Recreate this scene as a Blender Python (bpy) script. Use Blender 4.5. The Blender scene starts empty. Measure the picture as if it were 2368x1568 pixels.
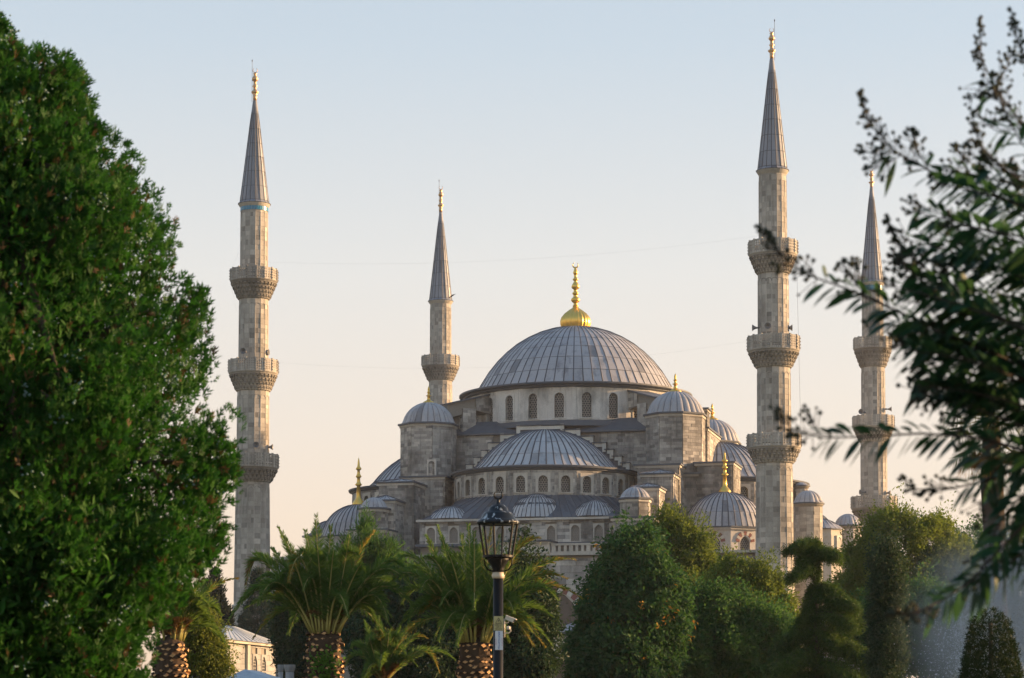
import bpy, bmesh, math, random
import numpy as np
from mathutils import Vector, Matrix
R_ = math.radians
rnd = random.Random(7)
nrg = np.random.default_rng(11)
scene = bpy.context.scene
COL = scene.collection

# ---------------------------------------------------------------- camera
FPX, WPX, HPX = 5600.0, 2368.0, 1568.0       # focal length / picture size in the measuring grid
EYE, TILT, HORIZON = 1.6, R_(3.2), 1650.0
SHIFT = HORIZON - HPX / 2 - FPX * math.tan(TILT)
cam_d = bpy.data.cameras.new('camera')
cam = bpy.data.objects.new('camera', cam_d); COL.objects.link(cam)
cam.location = (0, 0, EYE)
cam.rotation_euler = (math.pi / 2 + TILT, 0, 0)
cam_d.sensor_width = 36.0
cam_d.lens = FPX / WPX * 36.0
cam_d.shift_y = SHIFT / WPX
cam_d.clip_start, cam_d.clip_end = 0.2, 9000
cam_d.dof.use_dof = True
cam_d.dof.focus_distance = 230.0
cam_d.dof.aperture_fstop = 7.5
scene.camera = cam

# ---------------------------------------------------------------- sky, sun, exposure
SKY_K = 3.1
SUN_AZ, SUN_EL = R_(77.0), R_(9.5)            # azimuth clockwise from +Y
world = bpy.data.worlds.new('World'); scene.world = world
world.use_nodes = True
wn = world.node_tree.nodes; wl = world.node_tree.links
bg = wn['Background']
sky = wn.new('ShaderNodeTexSky'); sky.sky_type = 'NISHITA'
sky.sun_disc = False
sky.sun_elevation = SUN_EL
sky.sun_rotation = SUN_AZ
sky.altitude = 30
sky.air_density, sky.dust_density, sky.ozone_density = 1.0, 1.2, 1.4
# summer haze: a pale veil that thickens evenly towards the horizon all the way round
tc = wn.new('ShaderNodeTexCoord'); sx = wn.new('ShaderNodeSeparateXYZ')
wl.new(tc.outputs['Generated'], sx.inputs[0])
hz = wn.new('ShaderNodeValToRGB'); e_ = hz.color_ramp.elements
HZ = [(0.0, (.95, .70, .50)), (.05, (.94, .725, .56)), (.11, (.90, .77, .66)), (.18, (.81, .78, .745)), (.27, (.60, .68, .755)), (.34, (.50, .605, .715)), (.6, (.27, .42, .61)), (1.0, (.19, .335, .55))]
while len(e_) < len(HZ): e_.new(.5)
for q, (p, c) in zip(e_, HZ): q.position = p; q.color = (*c, 1)
wl.new(sx.outputs['Z'], hz.inputs[0])
hs = wn.new('ShaderNodeMix'); hs.data_type = 'RGBA'; hs.blend_type = 'MULTIPLY'; hs.inputs[0].default_value = 1; hs.inputs[7].default_value = (SKY_K, SKY_K, SKY_K, 1)
hs.clamp_result = False
wl.new(hz.outputs[0], hs.inputs[6])
hm = wn.new('ShaderNodeMix'); hm.data_type = 'RGBA'; hm.inputs[0].default_value = .9
wl.new(sky.outputs[0], hm.inputs[6]); wl.new(hs.outputs[2], hm.inputs[7])
wl.new(hm.outputs[2], bg.inputs['Color'])
bg.inputs['Strength'].default_value = 0.15
sun_d = bpy.data.lights.new('sun', 'SUN')
sun_d.energy = 5.0; sun_d.angle = R_(0.55); sun_d.color = (1.0, 0.61, 0.30)
sun = bpy.data.objects.new('sun', sun_d); COL.objects.link(sun)
sdir = Vector((math.sin(SUN_AZ) * math.cos(SUN_EL), math.cos(SUN_AZ) * math.cos(SUN_EL), math.sin(SUN_EL)))
sun.rotation_euler = (-sdir).to_track_quat('-Z', 'Y').to_euler()
sun.location = (60, 20, 80)
vs = scene.view_settings
vs.view_transform = 'Standard'; vs.look = 'None'; vs.gamma = 1.0; vs.exposure = 1.15
vs.use_curve_mapping = False
scene.cycles.max_bounces = 6
scene.cycles.transparent_max_bounces = 6

# ---------------------------------------------------------------- placing
CT, ST = math.cos(TILT), math.sin(TILT)
def at(px, py, Y):
    """World point at depth Y that the picture shows at grid position px, py."""
    xc = (px - WPX / 2) / FPX; yc = (HPX / 2 + SHIFT - py) / FPX
    d = Vector((xc, CT - yc * ST, ST + yc * CT))
    return Vector((0, 0, EYE)) + d * (Y / d.y)
def zat(py, Y, px=1184): return at(px, py, Y).z
def ms(npx, Y): return npx * Y / FPX

# ---------------------------------------------------------------- objects
def link(o): COL.objects.link(o); return o
def thing(name, label, cat, loc=(0, 0, 0), group=None, rz=0.0):
    o = bpy.data.objects.new(name, None); link(o)
    o.empty_display_size = 0.3
    o.location = loc; o.rotation_euler = (0, 0, rz)
    tag(o, label, cat, group); return o
def tag(o, label=None, cat=None, group=None, kind=None):
    if label: o['label'] = label
    if cat: o['category'] = cat
    if group: o['group'] = group
    if kind: o['kind'] = kind
    return o
def place(o, parent, world_coords=True):
    if parent is not None:
        o.parent = parent
        if world_coords and parent.parent is None and parent.type == 'EMPTY':
            m = Matrix.Translation(parent.location) @ Matrix.Rotation(parent.rotation_euler.z, 4, 'Z')
            o.matrix_parent_inverse = m.inverted()
    return o
def mesh_obj(name, verts, faces, mat, parent=None, smooth=False, wc=True, kind=None):
    me = bpy.data.meshes.new(name)
    me.from_pydata([tuple(v) for v in verts], [], faces)
    if mat is not None: me.materials.append(mat)
    if smooth: me.polygons.foreach_set('use_smooth', [True] * len(me.polygons))
    me.update()
    o = link(bpy.data.objects.new(name, me))
    if kind: o['kind'] = kind
    return place(o, parent, wc)
def np_obj(name, V, F, mat, parent=None, wc=True, kind=None, mats=None, mi=None):
    """V (n,3) float array, F (m,k) int array of k-gons."""
    V = np.ascontiguousarray(V, dtype=np.float32); F = np.ascontiguousarray(F, dtype=np.int32)
    k = F.shape[1]
    me = bpy.data.meshes.new(name)
    me.vertices.add(len(V)); me.vertices.foreach_set('co', V.ravel())
    me.loops.add(F.size); me.loops.foreach_set('vertex_index', F.ravel())
    me.polygons.add(len(F)); me.polygons.foreach_set('loop_start', np.arange(0, F.size, k, dtype=np.int32))
    for m in (mats or [mat]): me.materials.append(m)
    if mi is not None: me.polygons.foreach_set('material_index', np.ascontiguousarray(mi, dtype=np.int32))
    me.update(calc_edges=True)
    o = link(bpy.data.objects.new(name, me))
    if kind: o['kind'] = kind
    return place(o, parent, wc)

class MB:
    """Collects shapes for ONE mesh object."""
    def __init__(s): s.v = []; s.f = []
    def add(s, v, f):
        b = len(s.v); s.v += [Vector(p) for p in v]; s.f += [tuple(i + b for i in q) for q in f]; return s
    def box(s, c, h, ax=None):
        c = Vector(c); X, Y, Z = ax or (Vector((1, 0, 0)), Vector((0, 1, 0)), Vector((0, 0, 1)))
        v = [c + X * h[0] * i + Y * h[1] * j + Z * h[2] * k for k in (-1, 1) for j in (-1, 1) for i in (-1, 1)]
        return s.add(v, [(0, 2, 3, 1), (4, 5, 7, 6), (0, 1, 5, 4), (2, 6, 7, 3), (0, 4, 6, 2), (1, 3, 7, 5)])
    def lathe(s, prof, n, c=(0, 0, 0), a0=0.0, a1=2 * math.pi, ax=None, cap=True):
        c = Vector(c); X, Y, Z = ax or (Vector((1, 0, 0)), Vector((0, 1, 0)), Vector((0, 0, 1)))
        full = abs(a1 - a0 - 2 * math.pi) < 1e-6; m = n if full else n + 1
        v = []; f = []
        for r, z in prof:
            for i in range(m):
                a = a0 + (a1 - a0) * i / n
                v.append(c + X * (r * math.cos(a)) + Y * (r * math.sin(a)) + Z * z)
        for j in range(len(prof) - 1):
            for i in range(n):
                i2 = (i + 1) % m if full else i + 1
                f.append((j * m + i, j * m + i2, (j + 1) * m + i2, (j + 1) * m + i))
        if cap and full:
            if prof[0][0] > 1e-4: f.append(tuple(range(m - 1, -1, -1)))
            if prof[-1][0] > 1e-4: f.append(tuple((len(prof) - 1) * m + i for i in range(m)))
        return s.add(v, f)
    def tube(s, pts, rad, n=6):
        pts = [Vector(p) for p in pts]; v = []; f = []
        if not isinstance(rad, (list, tuple)): rad = [rad] * len(pts)
        up = Vector((0.13, 0.31, 0.94))
        for i, p in enumerate(pts):
            t = (pts[min(i + 1, len(pts) - 1)] - pts[max(i - 1, 0)]).normalized()
            X = t.cross(up)
            if X.length < 1e-3: X = t.cross(Vector((1, 0, 0)))
            X.normalize(); Y = t.cross(X)
            for k in range(n):
                a = 2 * math.pi * k / n
                v.append(p + (X * math.cos(a) + Y * math.sin(a)) * rad[i])
        for i in range(len(pts) - 1):
            for k in range(n):
                k2 = (k + 1) % n
                f.append((i * n + k, i * n + k2, (i + 1) * n + k2, (i + 1) * n + k))
        f.append(tuple(range(n - 1, -1, -1))); f.append(tuple((len(pts) - 1) * n + k for k in range(n)))
        return s.add(v, f)
    def prism(s, poly, z0, z1):
        n = len(poly)
        v = [Vector((p[0], p[1], z0)) for p in poly] + [Vector((p[0], p[1], z1)) for p in poly]
        f = [tuple(range(n - 1, -1, -1)), tuple(range(n, 2 * n))] + [(i, (i + 1) % n, n + (i + 1) % n, n + i) for i in range(n)]
        return s.add(v, f)
    def build(s, name, mat, parent=None, smooth=False, wc=True, kind=None):
        return mesh_obj(name, s.v, s.f, mat, parent, smooth, wc, kind)

# ---------------------------------------------------------------- materials
def nodes_of(name):
    m = bpy.data.materials.new(name); m.use_nodes = True
    return m, m.node_tree.nodes, m.node_tree.links, m.node_tree.nodes['Principled BSDF']
def ramp(n, l, src, stops):
    r = n.new('ShaderNodeValToRGB'); e = r.color_ramp.elements
    while len(e) < len(stops): e.new(0.5)
    for q, (p, c) in zip(e, stops): q.position = p; q.color = (*c, 1)
    l.new(src, r.inputs[0]); return r.outputs[0]
def noise(n, l, scale, detail=4, rough=0.6, vec=None, stretch=None):
    t = n.new('ShaderNodeTexNoise'); t.inputs['Scale'].default_value = scale
    t.inputs['Detail'].default_value = detail; t.inputs['Roughness'].default_value = rough
    g = n.new('ShaderNodeNewGeometry'); src = g.outputs['Position']
    if stretch:
        mp = n.new('ShaderNodeMapping'); mp.inputs['Scale'].default_value = stretch
        l.new(src, mp.inputs[0]); src = mp.outputs[0]
    l.new(src, t.inputs['Vector']); return t.outputs['Fac']
def mix(n, l, a, b, fac, mode='MIX'):
    x = n.new('ShaderNodeMix'); x.data_type = 'RGBA'; x.blend_type = mode
    for sock, val in ((6, a), (7, b), (0, fac)):
        if hasattr(val, 'is_linked'): l.new(val, x.inputs[sock])
        elif sock == 0: x.inputs[0].default_value = val
        else: x.inputs[sock].default_value = (*val, 1)
    return x.outputs[2]
def piece_random(n, l):
    """A different value for every loose piece and every object."""
    g = n.new('ShaderNodeNewGeometry'); oi = n.new('ShaderNodeObjectInfo')
    a = n.new('ShaderNodeMath'); a.operation = 'ADD'
    l.new(g.outputs['Random Per Island'], a.inputs[0]); l.new(oi.outputs['Random'], a.inputs[1])
    fr = n.new('ShaderNodeMath'); fr.operation = 'FRACT'; l.new(a.outputs[0], fr.inputs[0])
    return fr.outputs[0]
def bump(n, l, p, h, dist=0.02, strength=0.5):
    b = n.new('ShaderNodeBump'); b.inputs['Strength'].default_value = strength; b.inputs['Distance'].default_value = dist
    l.new(h, b.inputs['Height']); l.new(b.outputs[0], p.inputs['Normal'])
def plain(name, col, rough=0.6, metal=0.0, var=0.25, scale=6.0, spec=.5):
    m, n, l, p = nodes_of(name)
    f = noise(n, l, scale)
    c = mix(n, l, tuple(x * (1 - var) for x in col), tuple(min(1, x * (1 + var)) for x in col), f)
    l.new(c, p.inputs['Base Color']); p.inputs['Roughness'].default_value = rough; p.inputs['Metallic'].default_value = metal; p.inputs['Specular IOR Level'].default_value = spec
    return m
def stone_mat(name, stops, stain=0.55, stain_col=(0.06, 0.06, 0.055), thr=(0.46, 0.66)):
    m, n, l, p = nodes_of(name)
    c = ramp(n, l, piece_random(n, l), stops)
    c = mix(n, l, c, tuple(0.8 for _ in range(3)), noise(n, l, 7.0, 5), 'OVERLAY')
    big = noise(n, l, 0.22, 6, 0.65, stretch=(1, 1, 0.55))
    st = ramp(n, l, big, [(thr[0], (0, 0, 0)), (thr[1], (stain, stain, stain))])
    c = mix(n, l, c, stain_col, st)
    c = mix(n, l, c, stain_col, ramp(n, l, noise(n, l, 1.0, 5, .7, stretch=(2.2, 2.2, .13)), [(.54, (0, 0, 0)), (.72, (stain * .75,) * 3)]))
    l.new(c, p.inputs['Base Color']); p.inputs['Roughness'].default_value = 0.85
    p.inputs['Specular IOR Level'].default_value = 0.25
    bump(n, l, p, noise(n, l, 14.0, 4), 0.03, 0.5)
    return m
def lead_mat(name, lo, hi, rough=0.42, metal=0.35):
    m, n, l, p = nodes_of(name)
    c = ramp(n, l, piece_random(n, l), [(0, tuple(x * .55 for x in lo)), (.018, tuple(x * .62 for x in lo)), (.035, lo), (1, hi)])
    c = mix(n, l, c, (0.06, 0.066, 0.08), ramp(n, l, noise(n, l, 0.9, 6, 0.7, stretch=(1, 1, 0.25)), [(0.52, (0, 0, 0)), (0.75, (0.75,) * 3)]))
    l.new(c, p.inputs['Base Color'])
    p.inputs['Metallic'].default_value = metal
    l.new(ramp(n, l, noise(n, l, 1.3, 5), [(0.3, (rough - .08,) * 3), (0.7, (rough + .14,) * 3)]), p.inputs['Roughness'])
    bump(n, l, p, noise(n, l, 3.0, 4), 0.05, 0.35)
    return m
def leaf_mat(name, cols, trans=0.35, tcol=None, rough=0.55, patch=0.6, pscale=0.8):
    """cols: (dark, mid, light) leaf greens; every leaf gets its own."""
    m, n, l, p = nodes_of(name)
    c = ramp(n, l, piece_random(n, l), [(0.0, cols[0]), (0.5, cols[1]), (1.0, cols[2])])
    c2 = ramp(n, l, noise(n, l, pscale, 3), [(0.35, cols[0]), (0.65, cols[2])])
    c = mix(n, l, c, c2, patch * 0.5)
    l.new(c, p.inputs['Base Color']); p.inputs['Roughness'].default_value = rough
    p.inputs['Specular IOR Level'].default_value = 0.14
    tr = n.new('ShaderNodeBsdfTranslucent')
    l.new(mix(n, l, c, tcol or tuple(min(1, x * 1.6) for x in cols[2]), 0.5), tr.inputs['Color'])
    ms_ = n.new('ShaderNodeMixShader'); ms_.inputs[0].default_value = trans
    l.new(p.outputs[0], ms_.inputs[1]); l.new(tr.outputs[0], ms_.inputs[2])
    l.new(ms_.outputs[0], n['Material Output'].inputs['Surface'])
    return m

M = {}
M['stone'] = stone_mat('weathered_limestone', [(0, (.15, .145, .14)), (.14, (.24, .23, .215)), (.55, (.325, .31, .285)), (.85, (.385, .365, .33)), (1, (.47, .445, .40))], 0.74, thr=(.43, .62))
M['stone_min'] = stone_mat('minaret_limestone', [(0, (.19, .18, .16)), (.2, (.28, .262, .23)), (.75, (.35, .327, .288)), (1, (.44, .41, .36))], 0.5, thr=(.47, .72))
M['stone_corbel'] = stone_mat('dark_corbel_stone', [(0, (.15, .14, .125)), (1, (.27, .25, .22))], 0.6)  # darker stone tones for the corbels under the balconies
M['mortar'] = plain('wall_core_mortar', (.25, .23, .20), .9)
M['plaster'] = stone_mat('stained_plaster', [(0, (.44, .425, .395)), (1, (.55, .53, .49))], 0.8, (.11, .11, .105), (.45, .62))
M['trim'] = stone_mat('dressed_stone_trim', [(0, (.34, .32, .28)), (1, (.48, .45, .40))], 0.35)
M['coping'] = stone_mat('pale_coping_stone', [(0, (.44, .42, .37)), (1, (.56, .53, .47))], 0.25)
M['lead_spire'] = lead_mat('spire_lead', (.20, .22, .255), (.25, .27, .31), .5, .1)
M['red'] = plain('red_stone_voussoir', (.22, .09, .075), .8)
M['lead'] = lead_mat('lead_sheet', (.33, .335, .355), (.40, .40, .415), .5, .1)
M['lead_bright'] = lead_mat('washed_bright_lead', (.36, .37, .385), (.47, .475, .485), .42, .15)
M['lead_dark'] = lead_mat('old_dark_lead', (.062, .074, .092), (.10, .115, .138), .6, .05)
M['seam'] = plain('lead_seam', (.055, .06, .075), .6, .0)
M['gold'] = plain('gilded_copper', (.86, .55, .13), .34, .9, .12)
M['copper'] = plain('tarnished_gilt', (.62, .40, .22), .45, .8, .2)
M['lattice'] = plain('window_plaster_lattice', (.27, .26, .24), .8)
M['column'] = plain('pale_marble_column', (.48, .46, .42), .6)
M['glass'] = plain('dark_window_glass', (.03, .035, .042), .12, 0, .2)
m_, n_, l_, p_ = nodes_of('amber_sun_glow_pane'); p_.inputs['Base Color'].default_value = (.5, .32, .06, 1); p_.inputs['Emission Color'].default_value = (1, .62, .14, 1); p_.inputs['Emission Strength'].default_value = .55; M['amber'] = m_  # emission stands in for sun glow on the glass; no lamp inside
M['tile_blue'] = plain('turquoise_tile', (.03, .22, .36), .3)
M['iron'] = plain('black_painted_iron', (.007, .008, .009), .5, .0, .3, 20, .22)
M['grey_iron'] = plain('weathered_grey_metal', (.10, .11, .125), .5, .4)
M['horn'] = plain('grey_loudspeaker', (.16, .165, .175), .5)
# ---------------------------------------------------------------- pieces (stones, lead sheets): largest in view become parts, the rest one stuff part
CAMP = Vector((0, 0, EYE))
CUBE_V = [(x, y, z) for z in (-.5, .5) for y in (-.5, .5) for x in (-.5, .5)]
CUBE_F = [(0, 2, 3, 1), (4, 5, 7, 6), (0, 1, 5, 4), (2, 6, 7, 3), (0, 4, 6, 2), (1, 3, 7, 5)]
CUBES = {}
def cube_mesh(name, mat):
    k = (name, mat.name)
    if k not in CUBES:
        me = bpy.data.meshes.new(name); me.from_pydata(CUBE_V, [], CUBE_F); me.materials.append(mat); CUBES[k] = me
    return CUBES[k]
class Pieces:
    def __init__(s, name, rest, limit=300): s.name, s.rest, s.limit, s.items = name, rest, limit, []
    def block(s, part, mat, c, ax, size, off=Vector((0, 0, 0))):
        """A box stone: centre c, axes (right, out, up), full size."""
        n = ax[1]; d = CAMP - (c + off); dist = d.length
        vis = max(0.0, n.dot(d) / dist) * size[0] * size[2] / dist ** 2
        s.items.append((vis, part, mat, c, ax, size, None))
    def patch(s, part, mat, verts, faces, c, n, area):
        d = CAMP - c; vis = max(0.0, n.dot(d) / d.length) * area / d.length ** 2
        s.items.append((vis, part, mat, verts, faces, None, 1))
    def finish(s):
        it = sorted(s.items, key=lambda q: -q[0]); minvis = (8 / 1.62 / FPX) ** 2 * 0.8
        big = [q for q in it[:s.limit] if q[0] > minvis]; rest = it[len(big):]
        for q in big:
            if q[6] is None:
                _, part, mat, c, ax, size, _ = q
                o = link(bpy.data.objects.new(s.name, cube_mesh(s.name, mat)))
                m = Matrix((ax[0], ax[1], ax[2])).transposed().to_4x4(); m.translation = c
                o.matrix_basis = m @ Matrix.Diagonal((*size, 1)); o.parent = part
            else:
                _, part, mat, v, f, _, _ = q
                mesh_obj(s.name, v, f, mat, part, wc=False)
        groups = {}
        for q in rest: groups.setdefault((q[1].name, q[2].name), []).append(q)
        for (pn, mn), qs in groups.items():
            mb = MB()
            for q in qs:
                if q[6] is None:
                    _, part, mat, c, ax, size, _ = q
                    mb.box(c, (size[0] / 2, size[1] / 2, size[2] / 2), ax)
                else: mb.add(q[3], q[4])
            mb.build(s.rest, qs[0][2], qs[0][1], wc=False, kind='stuff')

def stone_face(P, part, mat, o, X, W, H, thick=0.16, openings=(), course=(.28, .44), length=(.5, 1.35), N=None, off=Vector((0, 0, 0)), seed=0, minh=0.0):
    """Courses of separate stones on a flat face: o = bottom-left corner seen from outside, X = unit vector to the right."""
    r = random.Random(seed or hash((round(o.x, 2), round(o.y, 2), round(o.z, 2))) & 0xffff)
    Z = Vector((0, 0, 1)); N = N or X.cross(Z)
    z = 0.0
    while z < H - 0.1:
        h = min(r.uniform(*course), H - z)
        if H - z - h < 0.18: h = H - z
        x = -r.uniform(0, length[0])
        while x < W - 0.02:
            w = r.uniform(*length); x0, x1 = max(x, 0), min(x + w, W); x += w
            if x1 - x0 < 0.12: continue
            if any(x0 < b and x1 > a and z < d and z + h > c_ for a, b, c_, d in openings):
                # keep what lies beside the opening
                for a, b, c_, d in openings:
                    if x0 < b and x1 > a and z < d and z + h > c_:
                        for p0, p1 in ((x0, min(x1, a)), (max(x0, b), x1)):
                            if p1 - p0 > 0.12 and z + h > minh:
                                P.block(part, mat, o + X * ((p0 + p1) / 2) + Z * (z + h / 2) + N * (thick / 2 + r.uniform(-.012, .016)), (X, N, Z), (p1 - p0 - .018, thick, h - .018), off)
                continue
            P.block(part, mat, o + X * ((x0 + x1) / 2) + Z * (z + h / 2) + N * (thick / 2 + r.uniform(-.012, .016)), (X, N, Z), (x1 - x0 - .018, thick, h - .018), off)
        z += h

def arch_pts(w, h, n=8, pointed=False):
    """Outline of an arched opening from bottom left over the top to bottom right, (x, z), x centred."""
    r = w / 2; pts = [(-r, 0)]
    for i in range(n + 1):
        a = math.pi - math.pi * i / n
        x, y = r * math.cos(a), r * math.sin(a)
        if pointed: y = y * 1.15 if abs(x) < 1e-6 else 1.15 * r * (1 - (abs(x) / r) ** 1.6) ** 0.62
        pts.append((x, h - r * (1.15 if pointed else 1) + y))
    return pts + [(r, 0)]
def arch_plate(mb, o, X, N, w, h, W0, W1, zb, zt, t, depth, n=8, pointed=False):
    """A plate from x W0..W1 and z zb..zt with an arched hole of w x h standing on z = 0; front at N*t, reveal goes back by depth."""
    Z = Vector((0, 0, 1)); a = arch_pts(w, h, n, pointed); cz = h - w / 2
    out = []
    for i, (x, z) in enumerate(a):
        if i == 0: out.append((W0, 0))
        elif i == len(a) - 1: out.append((W1, 0))
        else:
            dx, dz = x, z - cz
            k = 1e9
            if dx < -1e-6: k = min(k, W0 / dx)
            if dx > 1e-6: k = min(k, W1 / dx)
            if dz > 1e-6: k = min(k, (zt - cz) / dz)
            out.append((dx * k, cz + dz * k))
    # corner points so that the outline is a true rectangle
    ang0 = math.atan2(zt - cz, W0); ang1 = math.atan2(zt - cz, W1)
    ia = min(range(1, len(a) - 1), key=lambda i: abs(math.atan2(a[i][1] - cz, a[i][0]) - ang0)); out[ia] = (W0, zt)
    ib = min(range(1, len(a) - 1), key=lambda i: abs(math.atan2(a[i][1] - cz, a[i][0]) - ang1)); out[ib] = (W1, zt)
    P = lambda q, d: o + X * q[0] + Z * q[1] + N * d
    m = len(a); v = [P(q, t) for q in a] + [P(q, t) for q in out] + [P(q, t - depth) for q in a] + [P(q, t - depth) for q in out]
    f = [(i, m + i, m + i + 1, i + 1) for i in range(m - 1)]
    f += [(i, i + 1, 2 * m + i + 1, 2 * m + i) for i in range(m - 1)]
    f += [(m + i + 1, m + i, 3 * m + i, 3 * m + i + 1) for i in range(m - 1)]
    mb.add(v, f)
    if zb < 0:
        mb.box(o + X * ((W0 + W1) / 2) + Z * (zb / 2) + N * (t - depth / 2), ((W1 - W0) / 2, depth / 2, -zb / 2), (X, N, Z))
LATT = {}
def lattice_mesh(w, h, pitch, pointed):
    k = (round(w, 2), round(h, 2), pointed)
    if k in LATT: return LATT[k]
    mb = MB(); r = w / 2; cz = h - r
    R, ri, t = pitch * .585, pitch * .43, .03
    row = 0; z = pitch * .3
    while z < h:
        x = -r + (pitch / 2 if row % 2 else 0)
        while x < r + .01:
            inside = abs(x) < r + .02 and (z < cz or (x * x + (z - cz) ** 2) < (r + .03) ** 2)
            if inside:
                v = []; f = []
                for rr, d in ((R, t), (ri, t), (ri, 0.0)):
                    for q in range(6):
                        a = math.pi / 6 + q * math.pi / 3
                        v.append((x + rr * math.cos(a), d, z + rr * math.sin(a)))
                for q in range(6):
                    q2 = (q + 1) % 6
                    f += [(q, q2, 6 + q2, 6 + q), (6 + q, 6 + q2, 12 + q2, 12 + q)]
                mb.add(v, f)
            x += pitch
        z += pitch * .87; row += 1
    me = bpy.data.meshes.new('lattice'); me.from_pydata([tuple(q) for q in mb.v], [], mb.f); me.materials.append(M['lattice'])
    LATT[k] = me; return me
def window(parent, o, X, w, h, depth=.35, front=.04, band=.14, pointed=False, pitch=.24, zt=None, spandrel=None, frame_mat=None, lattice=True, pane=None):
    """window (arched stone surround) > lattice, pane.  o = middle of the sill on the wall face, X to the right seen from outside."""
    Z = Vector((0, 0, 1)); N = X.cross(Z)
    mb = MB(); sp = spandrel or band
    arch_plate(mb, o, X, N, w, h, -w / 2 - sp, w / 2 + sp, 0, zt or h + sp, front, depth + front, 8, pointed)
    mb.box(o + N * (front / 2 - .05) - Z * .06, (w / 2 + sp + .06, .12, .055), (X, N, Z))
    win = mb.build('window', frame_mat or M['trim'], parent)
    if lattice:
        lo = link(bpy.data.objects.new('lattice', lattice_mesh(w, h, pitch, pointed)))
        m = Matrix((X, N, Z)).transposed().to_4x4(); m.translation = o - N * (depth * .72)
        lo.matrix_basis = m; lo.parent = win
    a = arch_pts(w + .02, h + .01, 8, pointed)
    mesh_obj('pane', [o + X * x + Z * z - N * (depth * .95) for x, z in a], [tuple(range(len(a) - 1, -1, -1))], pane or M['glass'], win, wc=False)
    return win

# ---------------------------------------------------------------- lead-covered domes
def dome_profile(r, rise, n, flare=0.0, squash=0.0):
    Rs = (r * r + rise * rise) / (2 * rise); a1 = math.asin(min(1, r / Rs)) if rise <= r else math.pi - math.asin(r / Rs)
    p = []
    for i in range(n + 1):
        a = a1 * (1 - i / n)
        p.append((Rs * math.sin(a) * (1 - squash * math.sin(math.pi * i / n)), Rs * math.cos(a) - (Rs - rise)))
    if flare: p[0] = (p[0][0] + flare, p[0][1])
    return p
def clad_dome(P, part, c, prof, gores, rows, mat, a0=0.0, a1=2 * math.pi, seam_r=.05, seam_mat=None, thick=.035, ax=None):
    """Lead sheets in gores and rows, each a piece, with raised rolls between the gores (one mesh)."""
    c = Vector(c); X, Y, Z = ax or (Vector((1, 0, 0)), Vector((0, 1, 0)), Vector((0, 0, 1)))
    def pr(t):
        t = max(0, min(1, t)) * (len(prof) - 1); i = min(int(t), len(prof) - 2); u = t - i
        return prof[i][0] * (1 - u) + prof[i + 1][0] * u, prof[i][1] * (1 - u) + prof[i + 1][1] * u
    def pt(a, t, d):
        r, z = pr(t); r2, z2 = pr(min(t + .01, 1)); r1, z1 = pr(max(t - .01, 0))
        tr, tz = r2 - r1, z2 - z1; L = math.hypot(tr, tz) or 1
        nr, nz = tz / L, -tr / L
        r += nr * d; z += nz * d
        return c + X * (r * math.cos(a)) + Y * (r * math.sin(a)) + Z * z
    rr = random.Random(gores * 31 + rows)
    for i in range(gores):
        b0 = a0 + (a1 - a0) * i / gores; b1 = a0 + (a1 - a0) * (i + 1) / gores; g = (b1 - b0) * .03
        for j in range(rows):
            t0 = j / rows; t1 = (j + 1) / rows
            t0 += .0; t1 -= .004
            lift = thick + rr.uniform(-.008, .012)
            v = []
            ks = (0, .5, 1)
            for kk in ks:
                tt = t0 + (t1 - t0) * kk
                v += [pt(b0 + g, tt, lift + .012 * (1 - kk)), pt(b1 - g, tt, lift + .012 * (1 - kk))]
            f = [(0, 1, 3, 2), (2, 3, 5, 4)]
            base = len(v); v += [pt(b0 + g, t0, -.02), pt(b1 - g, t0, -.02)]
            f += [(base, base + 1, 1, 0)]
            cc = (v[2] + v[3]) / 2; nn = (v[1] - v[0]).cross(v[4] - v[0])
            area = nn.length
            if area < 1e-6: continue
            P.patch(part, mat, v, f, cc, nn.normalized(), area)
    mb = MB()
    for i in range(gores + (0 if abs(a1 - a0 - 2 * math.pi) < 1e-6 else 1)):
        a = a0 + (a1 - a0) * i / gores
        mb.tube([pt(a, t / 10, thick) for t in range(0, 10)], [seam_r] * 9 + [seam_r * .5], 5)
    mb.build('lead_rolls', seam_mat or M['seam'], part, smooth=True, wc=False, kind='stuff')
def finial(parent, c, prof, name='finial', mat=None, crescent=None, n=16, flutes=0, wc=True):
    """Gilded finial: prof = (radius, height) list from the base up."""
    mb = MB()
    if flutes:
        c = Vector(c); v = []; f = []; nn = flutes * 4
        for r, z in prof:
            for i in range(nn):
                a = 2 * math.pi * i / nn; k = 1 + (.045 * math.cos(flutes * a) if z < flutes_top[0] else 0)
                v.append(c + Vector((r * k * math.cos(a), r * k * math.sin(a), z)))
        for j in range(len(prof) - 1):
            for i in range(nn): f.append((j * nn + i, j * nn + (i + 1) % nn, (j + 1) * nn + (i + 1) % nn, (j + 1) * nn + i))
        mb.add(v, f)
    else: mb.lathe(prof, n, c)
    o = mb.build(name, mat or M['gold'], parent, smooth=True, wc=wc)
    if crescent:
        R, tz = crescent; cr = MB()
        cc = Vector(c) + Vector((0, 0, tz))
        pts = [cc + Vector((R * math.sin(a), 0, R - R * math.cos(a) + .0)) for a in [R_(d) for d in range(-155, 156, 20)]]
        cr.tube(pts, [.3 * R * (1 - abs(i - 7.5) / 8.5) + .012 for i in range(len(pts))], 6)
        cr.build('crescent', mat or M['gold'], parent, smooth=True, wc=wc)
    return o
flutes_top = [0.0]
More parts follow.
